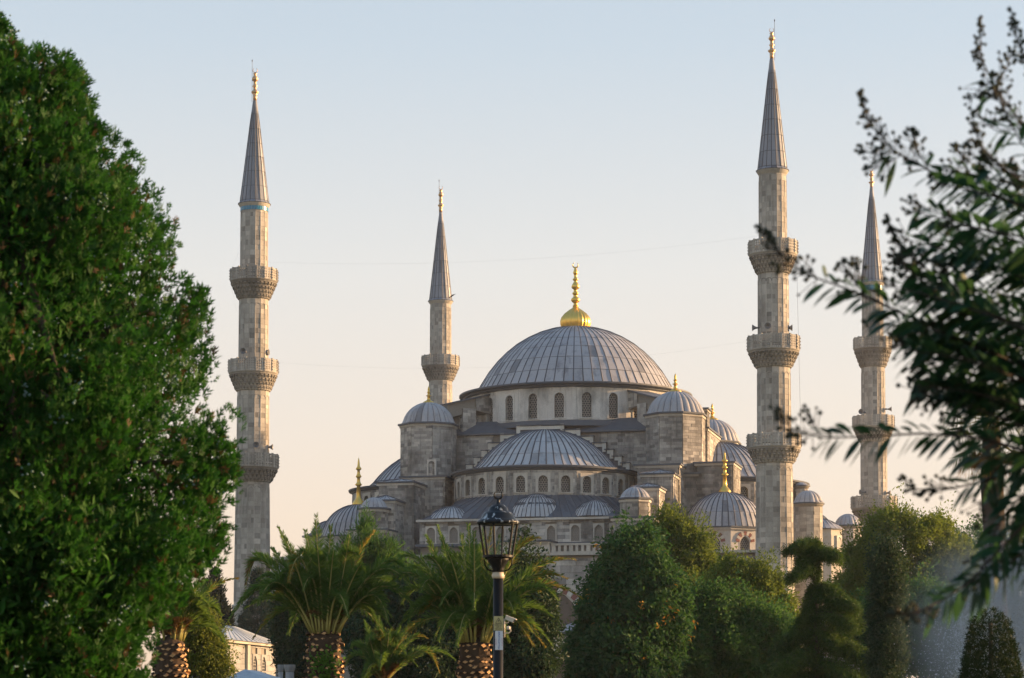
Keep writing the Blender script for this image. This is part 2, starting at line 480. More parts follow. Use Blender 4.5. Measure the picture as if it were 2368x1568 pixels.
def bulb_profile(h, wbase, bulbs, shaft=.28):
    """Stack of balls on a shaft: wbase = radius at the foot, bulbs = [(height fraction, radius)]."""
    p = [(wbase, 0), (wbase * 1.0, h * .015), (wbase * .95, h * .05), (wbase * .7, h * .10), (wbase * .42, h * .15), (wbase * shaft, h * .20)]
    for t, r in bulbs:
        s = wbase * shaft * (1 - .55 * t)
        p += [(s, h * (t - .035)), (r * .75, h * (t - .022)), (r, h * t), (r * .8, h * (t + .018)), (s * 1.05, h * (t + .05))]
    p += [(wbase * shaft * .35, h * .93), (0.004, h)]
    return p
# ================================================================ ground
def ground_z(y):
    if y < 10: return 0.0
    if y < 70: return -0.75 * (y - 10) / 60
    if y < 150: return -0.75
    if y < 230: return -0.75 + 0.75 * (y - 150) / 80
    return 0.0
gy = [-850, -200, -40, 0, 10, 25, 40, 55, 70, 100, 150, 170, 190, 210, 230, 300, 420, 650, 950]
gx = [-900, -300, -120, -60, -30, -10, 0, 10, 30, 60, 120, 300, 900]
gv = [(x, y, ground_z(y)) for y in gy for x in gx]
gf = [(j * len(gx) + i, j * len(gx) + i + 1, (j + 1) * len(gx) + i + 1, (j + 1) * len(gx) + i) for j in range(len(gy) - 1) for i in range(len(gx) - 1)]
mgd, n_, l_, p_ = nodes_of('park_ground')
c_ = ramp(n_, l_, noise(n_, l_, .06, 6), [(.35, (.045, .065, .022)), (.55, (.075, .085, .035)), (.75, (.16, .14, .11))])
l_.new(c_, p_.inputs['Base Color']); p_.inputs['Roughness'].default_value = .95
tag(mesh_obj('ground', gv, gf, mgd), kind='structure')

# ================================================================ mosque
ANG = R_(13.0)
U = Vector((math.cos(ANG), -math.sin(ANG), 0)); V = Vector((math.sin(ANG), math.cos(ANG), 0)); Z = Vector((0, 0, 1))
OC = Vector((7.8, 295.0, 0))
def L(u, v, z=0.0): return OC + U * u + V * v + Z * z
mosque = thing('mosque', 'large grey stone mosque with cascading lead domes and gold finials behind the trees', 'mosque', OC)
PS = Pieces('stone', 'small_stones', 300)
PP = Pieces('lead_sheet', 'small_lead_sheets', 300)
PG = Pieces('lead_gore', 'small_lead_gores', 120)
PC = Pieces('coping_stone', 'small_coping_stones', 120)
def lbox(mb, u0, u1, v0, v1, z0, z1): mb.box(L((u0 + u1) / 2, (v0 + v1) / 2, (z0 + z1) / 2), ((u1 - u0) / 2, (v1 - v0) / 2, (z1 - z0) / 2), (U, V, Z))
def body(name, u0, u1, v0, v1, z0, z1, faces='fr', openings=None, mat=None, cornice=True, zs=None, **kw):
    """A block of masonry with separate stones on its front (f), right (r), left (l) faces and a thin lead cornice on top."""
    mb = MB(); lbox(mb, u0, u1, v0, v1, z0, z1); b = mb.build(name, M['mortar'], mosque)
    zz = z0 if zs is None else zs; op = openings or {}
    if 'f' in faces: stone_face(PS, b, M['stone'], L(u0, v0, zz), U, u1 - u0, z1 - zz, openings=op.get('f', ()), **kw)
    if 'r' in faces: stone_face(PS, b, M['stone'], L(u1, v0, zz), V, v1 - v0, z1 - zz, openings=op.get('r', ()), **kw)
    if 'l' in faces: stone_face(PS, b, M['stone'], L(u0, v1, zz), -V, v1 - v0, z1 - zz, openings=op.get('l', ()), **kw)
    if cornice:
        cb = MB(); lbox(cb, u0 - .42, u1 + .42, v0 - .42, v1 + .42, z1 + .02, z1 + .2); cb.build('lead_cornice', M['lead_dark'], b, wc=False)
        tb = MB(); lbox(tb, u0 - .26, u1 + .26, v0 - .26, v1 + .26, z1 - .24, z1 + .015); tb.build('stone_cornice', M['trim'], b, wc=False)
    return b
def hip_roof(b, u0, u1, v0, v1, z0, rise):
    """Low four-sided lead roof made of its own sheets."""
    e = .35; a, b_, c, d = L(u0 - e, v0 - e, z0), L(u1 + e, v0 - e, z0), L(u1 + e, v1 + e, z0), L(u0 - e, v1 + e, z0)
    top = L((u0 + u1) / 2, min((v0 + v1) / 2, v0 + (u1 - u0) * .55), z0 + rise)
    top2 = L((u0 + u1) / 2, max((v0 + v1) / 2, v1 - (u1 - u0) * .55), z0 + rise)
    mb = MB(); mb.add([a, b_, c, d, top, top2], [(0, 1, 4), (1, 2, 5, 4), (2, 3, 5), (3, 0, 4, 5)])
    r = mb.build('lead_roof', M['lead'], b, wc=False)
    sm = MB()
    for p, q in ((a, top), (b_, top), (c, top2), (d, top2), (top, top2)): sm.tube([p + Z * .03, q + Z * .03], .05, 5)
    for k in range(1, 5): sm.tube([a.lerp(b_, k / 5) + Z * .02, top + Z * .03], .03, 4); sm.tube([b_.lerp(c, k / 5) + Z * .02, top.lerp(top2, k / 5) + Z * .03], .03, 4)
    sm.build('lead_rolls', M['seam'], b, wc=False, kind='stuff')

# ---- main dome and its drum
ZC = zat(886, 280.7)                              # underside of the drum's cornice
RD = 13.3
zdb = zat(969, 282) - .1
mb = MB(); mb.lathe([(13.2, ZC - .35), (13.75, ZC - .2), (13.8, ZC - .02)], 104, OC)
mb.lathe([(13.0, ZC), (14.15, ZC), (14.28, ZC + .1), (14.28, ZC + .28), (12.2, ZC + .55)], 104, OC)
main_dome_cor = mb.build('drum_cornice', M['lead_dark'], mosque)
prof = [(r, z) for r, z in dome_profile(12.15, zat(757, 295) - ZC - .35, 14, .15, .02)]
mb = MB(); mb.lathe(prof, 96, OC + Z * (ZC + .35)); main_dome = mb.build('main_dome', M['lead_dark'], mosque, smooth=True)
clad_dome(PP, main_dome, OC + Z * (ZC + .35), prof, 66, 8, M['lead'], seam_r=.07)
# gilded fluted foot and stack of balls
zt = zat(757, 295); k_ = 295 / FPX
def gz(y): return (757 - y) * k_
foot = [(30 * k_, -.35), (32 * k_, 0.0), (34 * k_, gz(750)), (34.5 * k_, gz(743)), (32 * k_, gz(734)), (25 * k_, gz(725)), (15 * k_, gz(717)), (8 * k_, gz(712)), (5.6 * k_, gz(708))]
flutes_top[0] = gz(716)
fin = finial(main_dome, OC + Z * zt, foot, 'gilded_foot', flutes=22, wc=False)
st = [(5.4, 708), (7, 707.5), (7, 706), (4.8, 705), (4.6, 700), (8, 698), (11, 693), (8.5, 688), (5.2, 686.5), (5, 681), (7.2, 679), (7.4, 676), (4.6, 674), (4.4, 668), (8, 666), (10, 662), (7.5, 656), (4, 650), (3.6, 648), (6.5, 646), (6.8, 643.5), (3.8, 641.5), (3.4, 634), (5.4, 631), (5.6, 628), (4, 623), (2, 617), (.6, 615.5)]
finial(main_dome, OC + Z * zt, [(r * k_, gz(y)) for r, y in st], 'finial_balls', crescent=(6.2 * k_, gz(617)), wc=False)
def bays(part, c, r, n, phi0, z0, z1, w, h, sill, k0, k1, mat, stones=False, frame=.08, pointed=False, depth=.45, band=.2):
    """Ring of wall bays (flat plates with an arched hole), a window in each; k0..k1 = bays from phi0 (degrees to the right of the view)."""
    half = r * math.tan(math.pi / n)
    mb = MB(); lst = []
    for k in range(n):
        kk = k if k <= n / 2 else k - n
        ph = R_(phi0 + 360.0 / n * kk); N = Vector((math.sin(ph), -math.cos(ph), 0)); X = Vector((math.cos(ph), math.sin(ph), 0))
        if not (k0 <= kk <= k1): continue
        arch_plate(mb, c + N * r + Z * sill, X, N, w, h, -half - .01, half + .01, z0 - sill, z1 - sill, 0, depth, 8, pointed)
        lst.append((ph, N, X))
    ring = mb.build(part, mat, mosque)
    inner = MB(); inner.lathe([(r - depth - .15, z0), (r - depth - .15, z1)], n * 2, c); inner.build('inner_wall', M['mortar'], ring, wc=False)
    for ph, N, X in lst:
        window(mosque, c + N * (r - .01) + Z * sill, X, w, h, depth - .03, frame, band, pointed, pitch=w / 3.7, frame_mat=mat)
        if stones:
            o = c + N * r + Z * z0 - X * half
            stone_face(PS, ring, M['stone'], o, X, 2 * half, z1 - z0, .05, openings=[(half - w / 2 - band, half + w / 2 + band, sill - z0 - .1, sill - z0 + h + band * .8)], course=(.3, .45), length=(.45, .95), N=N)
    return ring
bays('main_drum', OC, RD, 26, 4.0, zdb, ZC - .3, 1.12, zat(908, 282) - zat(966, 282), zat(966, 282), -7, 7, M['plaster'])

# ---- flying buttresses against the drum
for su, ph in ((-1, -58.0), (1, 32.0)):
    a = R_(ph); N = Vector((math.sin(a), -math.cos(a), 0)); X = Vector((math.cos(a), math.sin(a), 0))
    def rb(mb, r0, r1, z0, z0b, z1, z1b, hw):
        v = [OC + N * r + X * (hw * s) + Z * z for r, za, zb in ((r0, z0, z1), (r1, z0b, z1b)) for s in (-1, 1) for z in (za, zb)]
        mb.add(v, [(0, 1, 3, 2), (4, 6, 7, 5), (0, 4, 5, 1), (2, 3, 7, 6), (1, 5, 7, 3), (0, 2, 6, 4)])
    mb = MB(); rb(mb, 15.1, 16.9, 33.5, 33.5, 37.9, 37.6, 1.35); rb(mb, 12.9, 15.1, 37.2, 37.5, 39.5, 39.0, 1.35); rb(mb, 15.1, 19.0, 37.5, 36.3, 39.0, 37.9, 1.2)
    bt = mb.build('flying_buttress', M['mortar'], mosque)
    for s in (-1, 1):
        Xs = N * -s; Ns = X * s
        stone_face(PS, bt, M['stone'], OC + N * (15.1 if s < 0 else 16.9) + X * (1.35 * s) + Z * 33.5, Xs, 1.8, 4.2, .06, N=Ns)
        stone_face(PS, bt, M['stone'], OC + N * (12.95 if s < 0 else 15.1) + X * (1.35 * s) + Z * 37.5, Xs, 2.1, 1.6, .06, N=Ns)
    stone_face(PS, bt, M['stone'], OC + N * 16.9 - X * 1.35 + Z * 33.5, X, 2.7, 3.2, .06, N=N)
    mb = MB(); rb(mb, 12.9, 19.05, 39.52, 37.93, 39.72, 38.12, 1.55); mb.build('lead_coping', M['lead_dark'], bt, wc=False)

# ---- square base under the drum
ZB = zat(1002, 282)
core = body('upper_body', -12.8, 12.8, -12.8, 12.8, 27.0, ZB, 'fr', {'f': [(5.5, 18.2, 0, ZB - 27.4)]}, zs=28.0, cornice=False)
mb = MB()
for u0, u1, v0, v1 in ((-13.2, 13.2, -13.2, 13.2),):
    sq = [L(-13.3, -13.3, ZB + .02), L(13.3, -13.3, ZB + .02), L(13.3, 13.3, ZB + .02), L(-13.3, 13.3, ZB + .02)]
    up = [L(-13.3, -13.3, ZB + .22), L(13.3, -13.3, ZB + .22), L(13.3, 13.3, ZB + .22), L(-13.3, 13.3, ZB + .22)]
    ins = [L(-11.2, -11.2, zdb + .25), L(11.2, -11.2, zdb + .25), L(11.2, 11.2, zdb + .25), L(-11.2, 11.2, zdb + .25)]
    mb.add(sq + up + ins, [(0, 1, 5, 4), (1, 2, 6, 5), (2, 3, 7, 6), (3, 0, 4, 7), (4, 5, 9, 8), (5, 6, 10, 9), (6, 7, 11, 10), (7, 4, 8, 11), (8, 9, 10, 11)])
mb.build('terrace_roof', M['lead_dark'], core, wc=False)
mb = MB(); mb.lathe([(13.9, zdb - .75), (13.75, zdb - .1), (13.0, zdb + .05)], 52, OC); mb.build('drum_skirt', M['lead_dark'], core, wc=False)

def ux(px, v=-13.2): return ((px - 1332) / 19.9 - v * .225) / .974
def stepped_gable(N, X, pts, vv):
    """Dark lead plate with a staircase outline and light coping stones on every step."""
    o = OC + N * vv
    poly = [o + X * u + Z * z for u, z in pts]
    mb = MB(); n = len(poly)
    base = [o + X * pts[-1][0] + Z * 28.0, o + X * pts[0][0] + Z * 28.0]
    fr = poly + base; m = len(fr)
    mb.add([p + N * .35 for p in fr] + [p - N * .6 for p in fr], [tuple(range(m - 1, -1, -1))] + [(i, (i + 1) % m, m + (i + 1) % m, m + i) for i in range(m)])
    g = mb.build('stepped_gable', M['lead_dark'], mosque)
    for (u0, z0), (u1, z1) in zip(pts, pts[1:]):
        c = o + X * ((u0 + u1) / 2) + Z * ((z0 + z1) / 2) + N * .42
        if abs(z1 - z0) > abs(u1 - u0): PC.block(g, M['coping'], c - X * (.15 if z1 < z0 else -.15), (X, N, Z), (.42, .3, abs(z1 - z0) + .36))
        else: PC.block(g, M['coping'], c - Z * .2, (X, N, Z), (abs(u1 - u0) - .42, .28, .42)); PC.block(g, M['lead_dark'], c + Z * .09 - N * .2, (X, N, Z), (abs(u1 - u0) + .25, .95, .1))
gl = [(1064, 1086), (1073, 1086), (1073, 1071), (1091, 1071), (1091, 1055), (1109, 1055), (1109, 1039), (1125, 1039), (1125, 1022), (1153, 1022), (1153, 1003), (1191, 1003), (1191, 984), (1299, 984), (1299, 996), (1336, 996), (1336, 1012), (1366, 1012), (1366, 1028), (1395, 1028), (1395, 1044), (1412, 1044), (1412, 1060), (1431, 1060), (1431, 1076), (1449, 1076), (1449, 1092)]
pts_g = [(ux(x), zat(y, 281.5)) for x, y in gl]
stepped_gable(-V, U, pts_g, 13.25)
stepped_gable(U, V, [(u + 1.5, z) for u, z in pts_g], 13.25)

# ---- lower body under the towers
body('middle_body', -17.6, 17.6, -17.6, 17.6, 15.0, zat(1109, 280), 'fr', zs=19.5)

body('side_pier', 17.6, 21.6, -17.5, -11.6, 18.0, zat(1091, 283), 'fr', zs=21)
body('side_block', 12.8, 17.7, -11.0, -1.0, 26.0, zat(1000, 284), 'fr', zs=28)
body('buttress_block', 13.5, 17.6, -10.6, -8.4, zat(1000, 284) + .2, zat(955, 284), 'fr')
# ---- semi-domes
def semidome(N, X, phi_n, win_phi0, k0, k1, front):
    """Half dome on a windowed drum, the sloping lead roof below it and the wall under the eave."""
    c = OC + N * 17.5
    zc = zat(1080, 267.2); zb = zat(1141, 267.8); ztop = zat(995, 278)
    a0 = R_(phi_n - 90 - 96); a1 = R_(phi_n - 90 + 96)
    mb = MB(); mb.lathe([(10.3, zc - .3), (10.6, zc - .18), (10.65, zc), (10.95, zc + .02), (11.0, zc + .22), (9.0, zc + .5)], 80, c)
    cor = mb.build('semidome_cornice', M['lead_dark'], mosque)
    pr = dome_profile(8.55, ztop - zc - .2, 12, .4, .03)
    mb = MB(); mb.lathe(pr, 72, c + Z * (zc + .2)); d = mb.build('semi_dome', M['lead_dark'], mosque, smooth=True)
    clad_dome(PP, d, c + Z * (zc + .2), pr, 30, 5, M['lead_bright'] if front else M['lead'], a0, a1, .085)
    bays('semidome_drum', c, 10.4, 26, win_phi0, zb - .3, zc - .28, 1.05, zat(1101, 268.5) - zat(1139, 268.5), zat(1139, 268.5), k0, k1, M['trim'], stones=True, frame=.12, band=.3)
    # sloping lead roof between drum and eave
    ze = zat(1198, 264.8); W2, F2 = 11.6, 13.5
    inn, out = [], []
    ng = 46
    for i in range(ng + 1):
        t = -math.pi / 2 + math.pi * i / ng
        dx, dn = math.sin(t), math.cos(t)
        kk = min(W2 / abs(dx) if abs(dx) > 1e-6 else 1e9, F2 / dn if dn > 1e-6 else 1e9)
        inn.append(c + X * (10.35 * dx) + N * (10.35 * dn) + Z * (zb - .12))
        out.append(c + X * (max(kk, 10.9) * dx) + N * (max(kk, 10.9) * dn) + Z * ze)
    mb = MB(); mb.add(inn + out + [p - Z * .2 for p in out], [(i, ng + 1 + i, ng + 2 + i, i + 1) for i in range(ng)] + [(ng + 1 + i, 2 * ng + 2 + i, 2 * ng + 3 + i, ng + 2 + i) for i in range(ng)])
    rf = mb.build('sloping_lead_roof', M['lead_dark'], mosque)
    sm = MB()
    for i in range(ng):
        A, B, C_, D = inn[i], inn[i + 1], out[i], out[i + 1]
        for t0, t1 in ((0, .5), (.5, 1)):
            v = [A.lerp(C_, t1), B.lerp(D, t1), A.lerp(C_, t0), B.lerp(D, t0)]
            e = (v[1] - v[0]) * .04; v = [v[0] + e, v[1] - e, v[2] + e, v[3] - e]
            nn = (v[1] - v[0]).cross(v[2] - v[0]); ar = nn.length
            if ar > 1e-5:
                nn.normalize(); PP.patch(rf, M['lead_dark'], [p + nn * (.03 + .01 * t0) for p in v], [(0, 1, 3, 2)], (v[0] + v[3]) / 2, nn, ar * .5)
        sm.tube([A + Z * .05, C_ + Z * .05], .04, 4)
    sm.build('lead_rolls', M['seam'], rf, wc=False, kind='stuff')
    # small half dome bulging out of that roof
    for du, rr, ri in ((1.3, 3.15, 2.75), (-8.3, 2.8, 1.5), (8.0, 2.5, 1.9)):
        cx = c + X * du + N * (F2 - rr + .3) + Z * (ze + .1); pr2 = dome_profile(rr, ri, 8, .1)
        mb = MB(); mb.lathe(pr2, 36, cx); ex = mb.build('small_half_dome', M['lead_dark'], mosque, smooth=True)
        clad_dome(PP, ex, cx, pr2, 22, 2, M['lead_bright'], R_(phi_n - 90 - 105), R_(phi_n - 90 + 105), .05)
    # wall under the eave
    zl = zat(1256, 264.5)
    wo = c + N * (F2 - .35) - X * 11.4 + Z * zl
    mb = MB(); mb.box(c + N * (F2 / 2 - .3) + Z * ((zl + ze) / 2 - 1.5), (11.35, F2 / 2 - .1, (ze - zl) / 2 + 1.45), (X, N, Z)); w_ = mb.build('eave_wall', M['mortar'], mosque)
    wins = [(t, .95, 1.75, i % 2) for i, t in enumerate([1.3, 3.9, 6.5, 9.2, 12.0, 14.9, 17.6, 20.2, 22.0])]
    stone_face(PS, w_, M['stone'], wo, X, 22.7, ze - zl - .25, .2, openings=[(t - w / 2 - .15, t + w / 2 + .15, 0.08, h + .35) for t, w, h, _ in wins], N=N)
    for t, w, h, p in wins: window(mosque, wo + X * t + Z * .16 + N * .18, X, w, h, .3, .05, .15, bool(p), .22)
    mb = MB(); mb.box(c + N * (F2 - .1) + Z * (ze - .14), (11.7, .35, .12), (X, N, Z)); mb.build('eave_cornice', M['trim'], w_, wc=False)
    mb = MB(); mb.box(c + N * (F2 + .1) + Z * (zl - .12), (11.7, .6, .14), (X, N, Z)); mb.build('ledge', M['lead_dark'], w_, wc=False)
semidome(-V, U, -13.0, -2.3, -6, 6, True)
semidome(U, V, 77.0, 67.0, -6, 3, False)
semidome(-U, -V, -103.0, -95.0, -3, 4, False)

# ---- octagonal weight towers with lobed domes
def oct_pts(c, R, a0=22.5):
    return [c + (-V) * (R * math.cos(R_(a0 + 45 * k))) + U * (R * math.sin(R_(a0 + 45 * k))) for k in range(8)]
def lobed_dome(c, r, rise, lobes, finial_h, fr, parent=mosque, bulbs=((.42, .5), (.62, .33), (.8, .22)), name='lobed_dome'):
    pr = dome_profile(r, rise, 9, .12)
    mb = MB(); mb.lathe([(q * .97, z * .97) for q, z in pr], lobes * 2, c); d = mb.build(name, M['lead_dark'], parent, smooth=True)
    for i in range(lobes):
        v = []; f = []; na = 6
        for j, (q, z) in enumerate(pr):
            for k in range(na + 1):
                a = 2 * math.pi * (i + .03 + .94 * k / na) / lobes; b = math.sin(math.pi * k / na) ** .7
                rad = q * (1 + .055 * b) ; v.append(c + Vector((rad * math.cos(a), rad * math.sin(a), z + .05 * b * (j / 9))))
        for j in range(len(pr) - 1):
            for k in range(na): f.append((j * (na + 1) + k, j * (na + 1) + k + 1, (j + 1) * (na + 1) + k + 1, (j + 1) * (na + 1) + k))
        a = 2 * math.pi * (i + .5) / lobes; nn = Vector((math.cos(a), math.sin(a), .3)).normalized()
        PG.patch(d, M['lead'], v, f, c + nn * r, nn, 2 * math.pi * r / lobes * rise * 1.2)
    if finial_h: finial(d, c + Z * (rise - .06), bulb_profile(finial_h, fr, [(t, q * fr) for t, q in bulbs]), wc=False)
    return d
def tower(u, v, R, z0, z1, dr, rise, lobes, fh, fr, faces=(6, 7, 0, 1, 2), name='octagonal_tower'):
    c = L(u, v); P8 = oct_pts(c, R)
    mb = MB(); mb.prism(P8, z0, z1); t = mb.build(name, M['mortar'], mosque)
    for k in range(8):
        a, b = P8[(k - 1) % 8], P8[k]          # face k lies between these corners
        X = (b - a).normalized()
        if k in faces: stone_face(PS, t, M['stone'], a + Z * z0, X, (b - a).length, z1 - z0, .1, N=X.cross(Z), course=(.28, .42), length=(.5, 1.35))
    mb = MB(); mb.prism(oct_pts(c, R + .42), z1 + .02, z1 + .22); mb.build('lead_cornice', M['lead_dark'], t, wc=False)
    mb = MB(); mb.prism(oct_pts(c, R + .22), z1 - .25, z1 + .015); mb.build('stone_cornice', M['trim'], t, wc=False)
    lobed_dome(c + Z * (z1 + .2), dr, rise, lobes, fh, fr)
    return t
zt1, zt2 = zat(981, 281.5), zat(961, 276)
twl = tower(-14.7, -14.7, 3.25, 27.5, zt1, 2.95, zat(931, 284) - zt1 - .2, 24, ms(40, 284), ms(14, 284))
twr = tower(14.7, -14.7, 3.4, 27.5, zt2, 3.15, zat(907, 278) - zt2 - .2, 24, ms(44, 278), ms(15, 278))
tower(14.7, 14.7, 3.4, 27.5, zt2, 3.25, 3.0, 24, ms(40, 300), ms(15, 300))
tower(-14.7, 14.7, 3.25, 27.5, zt1, 3.0, 2.7, 24, ms(40, 300), ms(15, 300), faces=())
# small doorway in the left tower
Xd = U; od = L(-14.7 + .2, -14.7 - 3.25 * math.cos(math.pi / 8) - .1, zat(1100, 281))
window(mosque, od + U * 1.0, U, .75, 1.7, .3, .12, .16, lattice=False)

# ---- stepped piers beside the front semi-dome
zr = zat(1087, 276)
body('stepped_pier', 11.4, 16.0, -21.2, -17.5, 18.0, zr, 'fr', zs=20)
b2 = body('stepped_pier', 12.6, 15.9, -24.8, -21.2, 18.0, zat(1109, 273), 'fr', zs=19.5, cornice=True); hip_roof(b2, 12.6, 15.9, -24.8, -21.2, zat(1109, 273) + .21, .55)
b3 = body('stepped_pier', 12.4, 15.0, -29.0, -24.8, 18.0, zat(1141, 269.5), 'fr', zs=19.5); hip_roof(b3, 12.4, 15.0, -29.0, -24.8, zat(1141, 269.5) + .21, .5)
body('stepped_pier', -16.0, -11.2, -21.2, -17.5, 18.0, zat(1108, 279), 'fr', zs=20)
b4 = body('stepped_pier', -17.4, -13.5, -26.2, -21.2, 18.0, zat(1122, 275), 'fr', zs=19.5); hip_roof(b4, -17.4, -13.5, -26.2, -21.2, zat(1122, 275) + .21, .5)
b5 = body('stepped_pier', -17.2, -14.6, -30.0, -26.2, 18.0, zat(1161, 270), 'fr', zs=19.5); hip_roof(b5, -17.2, -14.6, -30.0, -26.2, zat(1161, 270) + .21, .6)
def turret(u, v, R, z0, z1, rise, lobes=16):
    tower(u, v, R, z0, z1, R * .98, rise, lobes, 0, 0, name='small_turret')
tzr, tzl = zat(1163, 265), zat(1180, 268.5)
turret(12.85, -31.0, 1.6, zat(1202, 265), tzr, zat(1134, 265.5) - tzr - .2)
turret(-16.6, -31.0, 1.5, zat(1226, 268), tzl, zat(1152, 269) - tzl - .2)
body('turret_base', 10.9, 15.1, -33.4, -29.0, 18.0, zat(1204, 262.5), 'fr', zs=18.5)
body('turret_base', -18.6, -14.6, -33.4, -30.0, 18.0, zat(1227, 266), 'fr', zs=18.5)

# ---- corner domes
def corner_dome(u, v, R, yc, rise_y, px, fin_y, faces, turn=0.0):
    c = L(u, v); Y = c.y; zc = zat(yc, Y - R * .9); z0 = zc - 3.2
    P8 = oct_pts(c, R, 22.5 + turn)
    mb = MB(); mb.prism(P8, 15.0, z0 + .02); mb.build('dome_base', M['mortar'], mosque)
    mb = MB(); plates = []
    for k in range(8):
        a, b = P8[(k - 1) % 8], P8[k]; X = (b - a).normalized(); N = X.cross(Z); mid = (a + b) / 2; hw = (b - a).length / 2
        arch_plate(mb, mid + Z * (z0 + .5), X, N, 1.25, 1.75, -hw, hw, -.5, 2.55, 0, .4, 8, True)
        plates.append((X, N, mid, k))
    t = mb.build('corner_drum', M['trim'], mosque)
    for X, N, mid, k in plates:
        if k not in faces: continue
        o = mid + Z * (z0 + .5)
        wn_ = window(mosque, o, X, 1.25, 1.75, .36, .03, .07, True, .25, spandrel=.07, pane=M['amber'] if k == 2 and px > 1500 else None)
        # red and white voussoirs round the arch
        for q in range(9):
            a = math.pi * (q + .5) / 9; cc = o + Z * (1.75 - .62)
            d = X * math.cos(a) + Z * math.sin(a); tt = X * -math.sin(a) + Z * math.cos(a)
            PC.block(wn_, M['red'] if q % 2 == 0 else M['trim'], cc + d * .95 + N * .05, (tt, N, d), (.3, .12, .46))
    mb = MB(); mb.prism(oct_pts(c, R + .25, 22.5 + turn), zc - .22, zc); mb.build('stone_cornice', M['trim'], t, wc=False)
    mb = MB(); mb.prism(oct_pts(c, R + .42, 22.5 + turn), zc + .005, zc + .16); mb.build('lead_cornice', M['lead_dark'], t, wc=False)
    pr = dome_profile(R * .985, zat(rise_y, Y) - zc - .15, 12, .12)
    cc = c + Z * (zc + .15); mb = MB(); mb.lathe(pr, 64, cc); d = mb.build('corner_dome', M['lead_dark'], mosque, smooth=True)
    clad_dome(PP, d, cc, pr, 40, 4, M['lead'], seam_r=.065)
    fh = ms(rise_y - fin_y, Y)
    finial(d, c + Z * (zat(rise_y, Y) - .08), bulb_profile(fh, ms(14.5, Y), [(.43, ms(8.2, Y)), (.60, ms(7, Y)), (.76, ms(7, Y))], .36), wc=False)
corner_dome(21.3, -21.3, 4.7, 1220, 1138, 1656, 1040, (7, 0, 1, 2), -7.0)
corner_dome(-21.3, -21.3, 4.35, 1240, 1167, 820, 1055, (0, 1))

# ---- gallery storey round the foot of the mosque
zg = zat(1286, 259.5)
mb = MB(); lbox(mb, -27, 27, -35.6, 27, -1, zg); gal = mb.build('gallery', M['mortar'], mosque)
aw = [(32.0, 5.6, 7.2), (40.5, 5.6, 7.2), (21.5, 5.6, 7.2), (12.0, 5.6, 7.2)]
stone_face(PS, gal, M['stone'], L(-27, -35.6, 7.5), U, 54, zg - 7.8, .35, course=(.5, .75), length=(.8, 1.8), openings=[(t - w / 2 - .5, t + w / 2 + .5, 0, h + .6) for t, w, h in aw])
stone_face(PS, gal, M['stone'], L(27, -35.6, 9.5), V, 30, zg - 9.8, .2, course=(.5, .75), length=(.8, 1.8))
for t, w, h in aw:
    o = L(-27 + t, -35.6, 7.5)
    wn_ = window(mosque, o - V * .3, U, w, h, .25, .06, .5, True, lattice=False, spandrel=.52, zt=h + .62)
    for q in range(17):
        a = math.pi * (q + .5) / 17; cc = o - V * .42 + Z * (h - w / 2 * 1.08)
        d = U * math.cos(a) + Z * math.sin(a); tt = U * -math.sin(a) + Z * math.cos(a)
        PC.block(wn_, M['red'] if q % 2 == 0 else M['trim'], cc + d * (w / 2 + .35), (tt, -V, d), (.5, .14, .6))
mb = MB(); lbox(mb, -27.5, 27.5, -36.3, -35, zg + .02, zg + .3); mb.build('gallery_cornice', M['trim'], gal, wc=False)
mb = MB(); lbox(mb, -27.6, 27.6, -35, 27.4, zg + .01, zg + .24); mb.build('gallery_roof', M['lead'], gal, wc=False)
# balustrade: separate pillars between rails, and a solid block left of it
zb0, zb1 = zg + .3, zat(1258, 259.5)
mb = MB(); lbox(mb, 4.6, 14.0, -36.15, -35.75, zb1 - .22, zb1); lbox(mb, 4.6, 14.0, -36.12, -35.78, zb0 + .003, zb0 + .15); bal = mb.build('balustrade', M['trim'], mosque)
for i in range(15):
    c = L(4.9 + i * .63, -35.95, (zb0 + zb1) / 2)
    PC.block(bal, M['trim'], c, (U, -V, Z), (.3 if i % 3 else .42, .26, zb1 - zb0 - .3))
mb = MB(); lbox(mb, -.9, 4.5, -36.4, -33.5, zb0, zat(1254, 259.5)); bl = mb.build('parapet_block', M['trim'], mosque)
mb = MB(); lbox(mb, -1.2, 4.8, -36.8, -33.2, zat(1254, 259.5) + .003, zat(1250, 259.5)); mb.build('lead_cornice', M['lead_dark'], bl, wc=False)
mb = MB(); lbox(mb, -1.05, 4.65, -36.6, -33.4, zat(1258.5, 259.5), zat(1254, 259.5) - .003); mb.build('stone_cornice', M['trim'], bl, wc=False)
# arcade at ground level in front of the gallery
za = zat(1462, 250)
mb = MB(); lbox(mb, -7, 16, -44.8, -35.9, za - .75, za - .28); arc = mb.build('arcade', M['trim'], mosque)
mb = MB()
for i in range(5):
    uc = -4.6 + i * 4.3
    arch_plate(mb, L(uc, -44.8, 5.0), U, -V, 3.4, 3.1 + (za - 10.0), -2.15, 2.15, 0, za - 5.75, 0, .5, 10, True)
mb.build('arch', M['trim'], arc, wc=False)
for i in range(6):
    uc = -6.75 + i * 4.3
    mb = MB(); mb.lathe([(.36, 0), (.36, .2), (.27, .3), (.25, 4.1)], 12, L(uc, -44.55, 0.3)); cl = mb.build('column', M['column'], arc, smooth=True, wc=False)
    mb = MB(); mb.lathe([(.27, 4.4), (.3, 4.6), (.5, 5.0), (.5, 5.2)], 8, L(uc, -44.55, 0.0)); mb.build('capital', M['trim'], arc, wc=False)
mb = MB(); lbox(mb, -7.5, 16.5, -45.4, -35.8, za - .27, za); mb.build('arcade_cornice', M['lead_dark'], arc, wc=False)
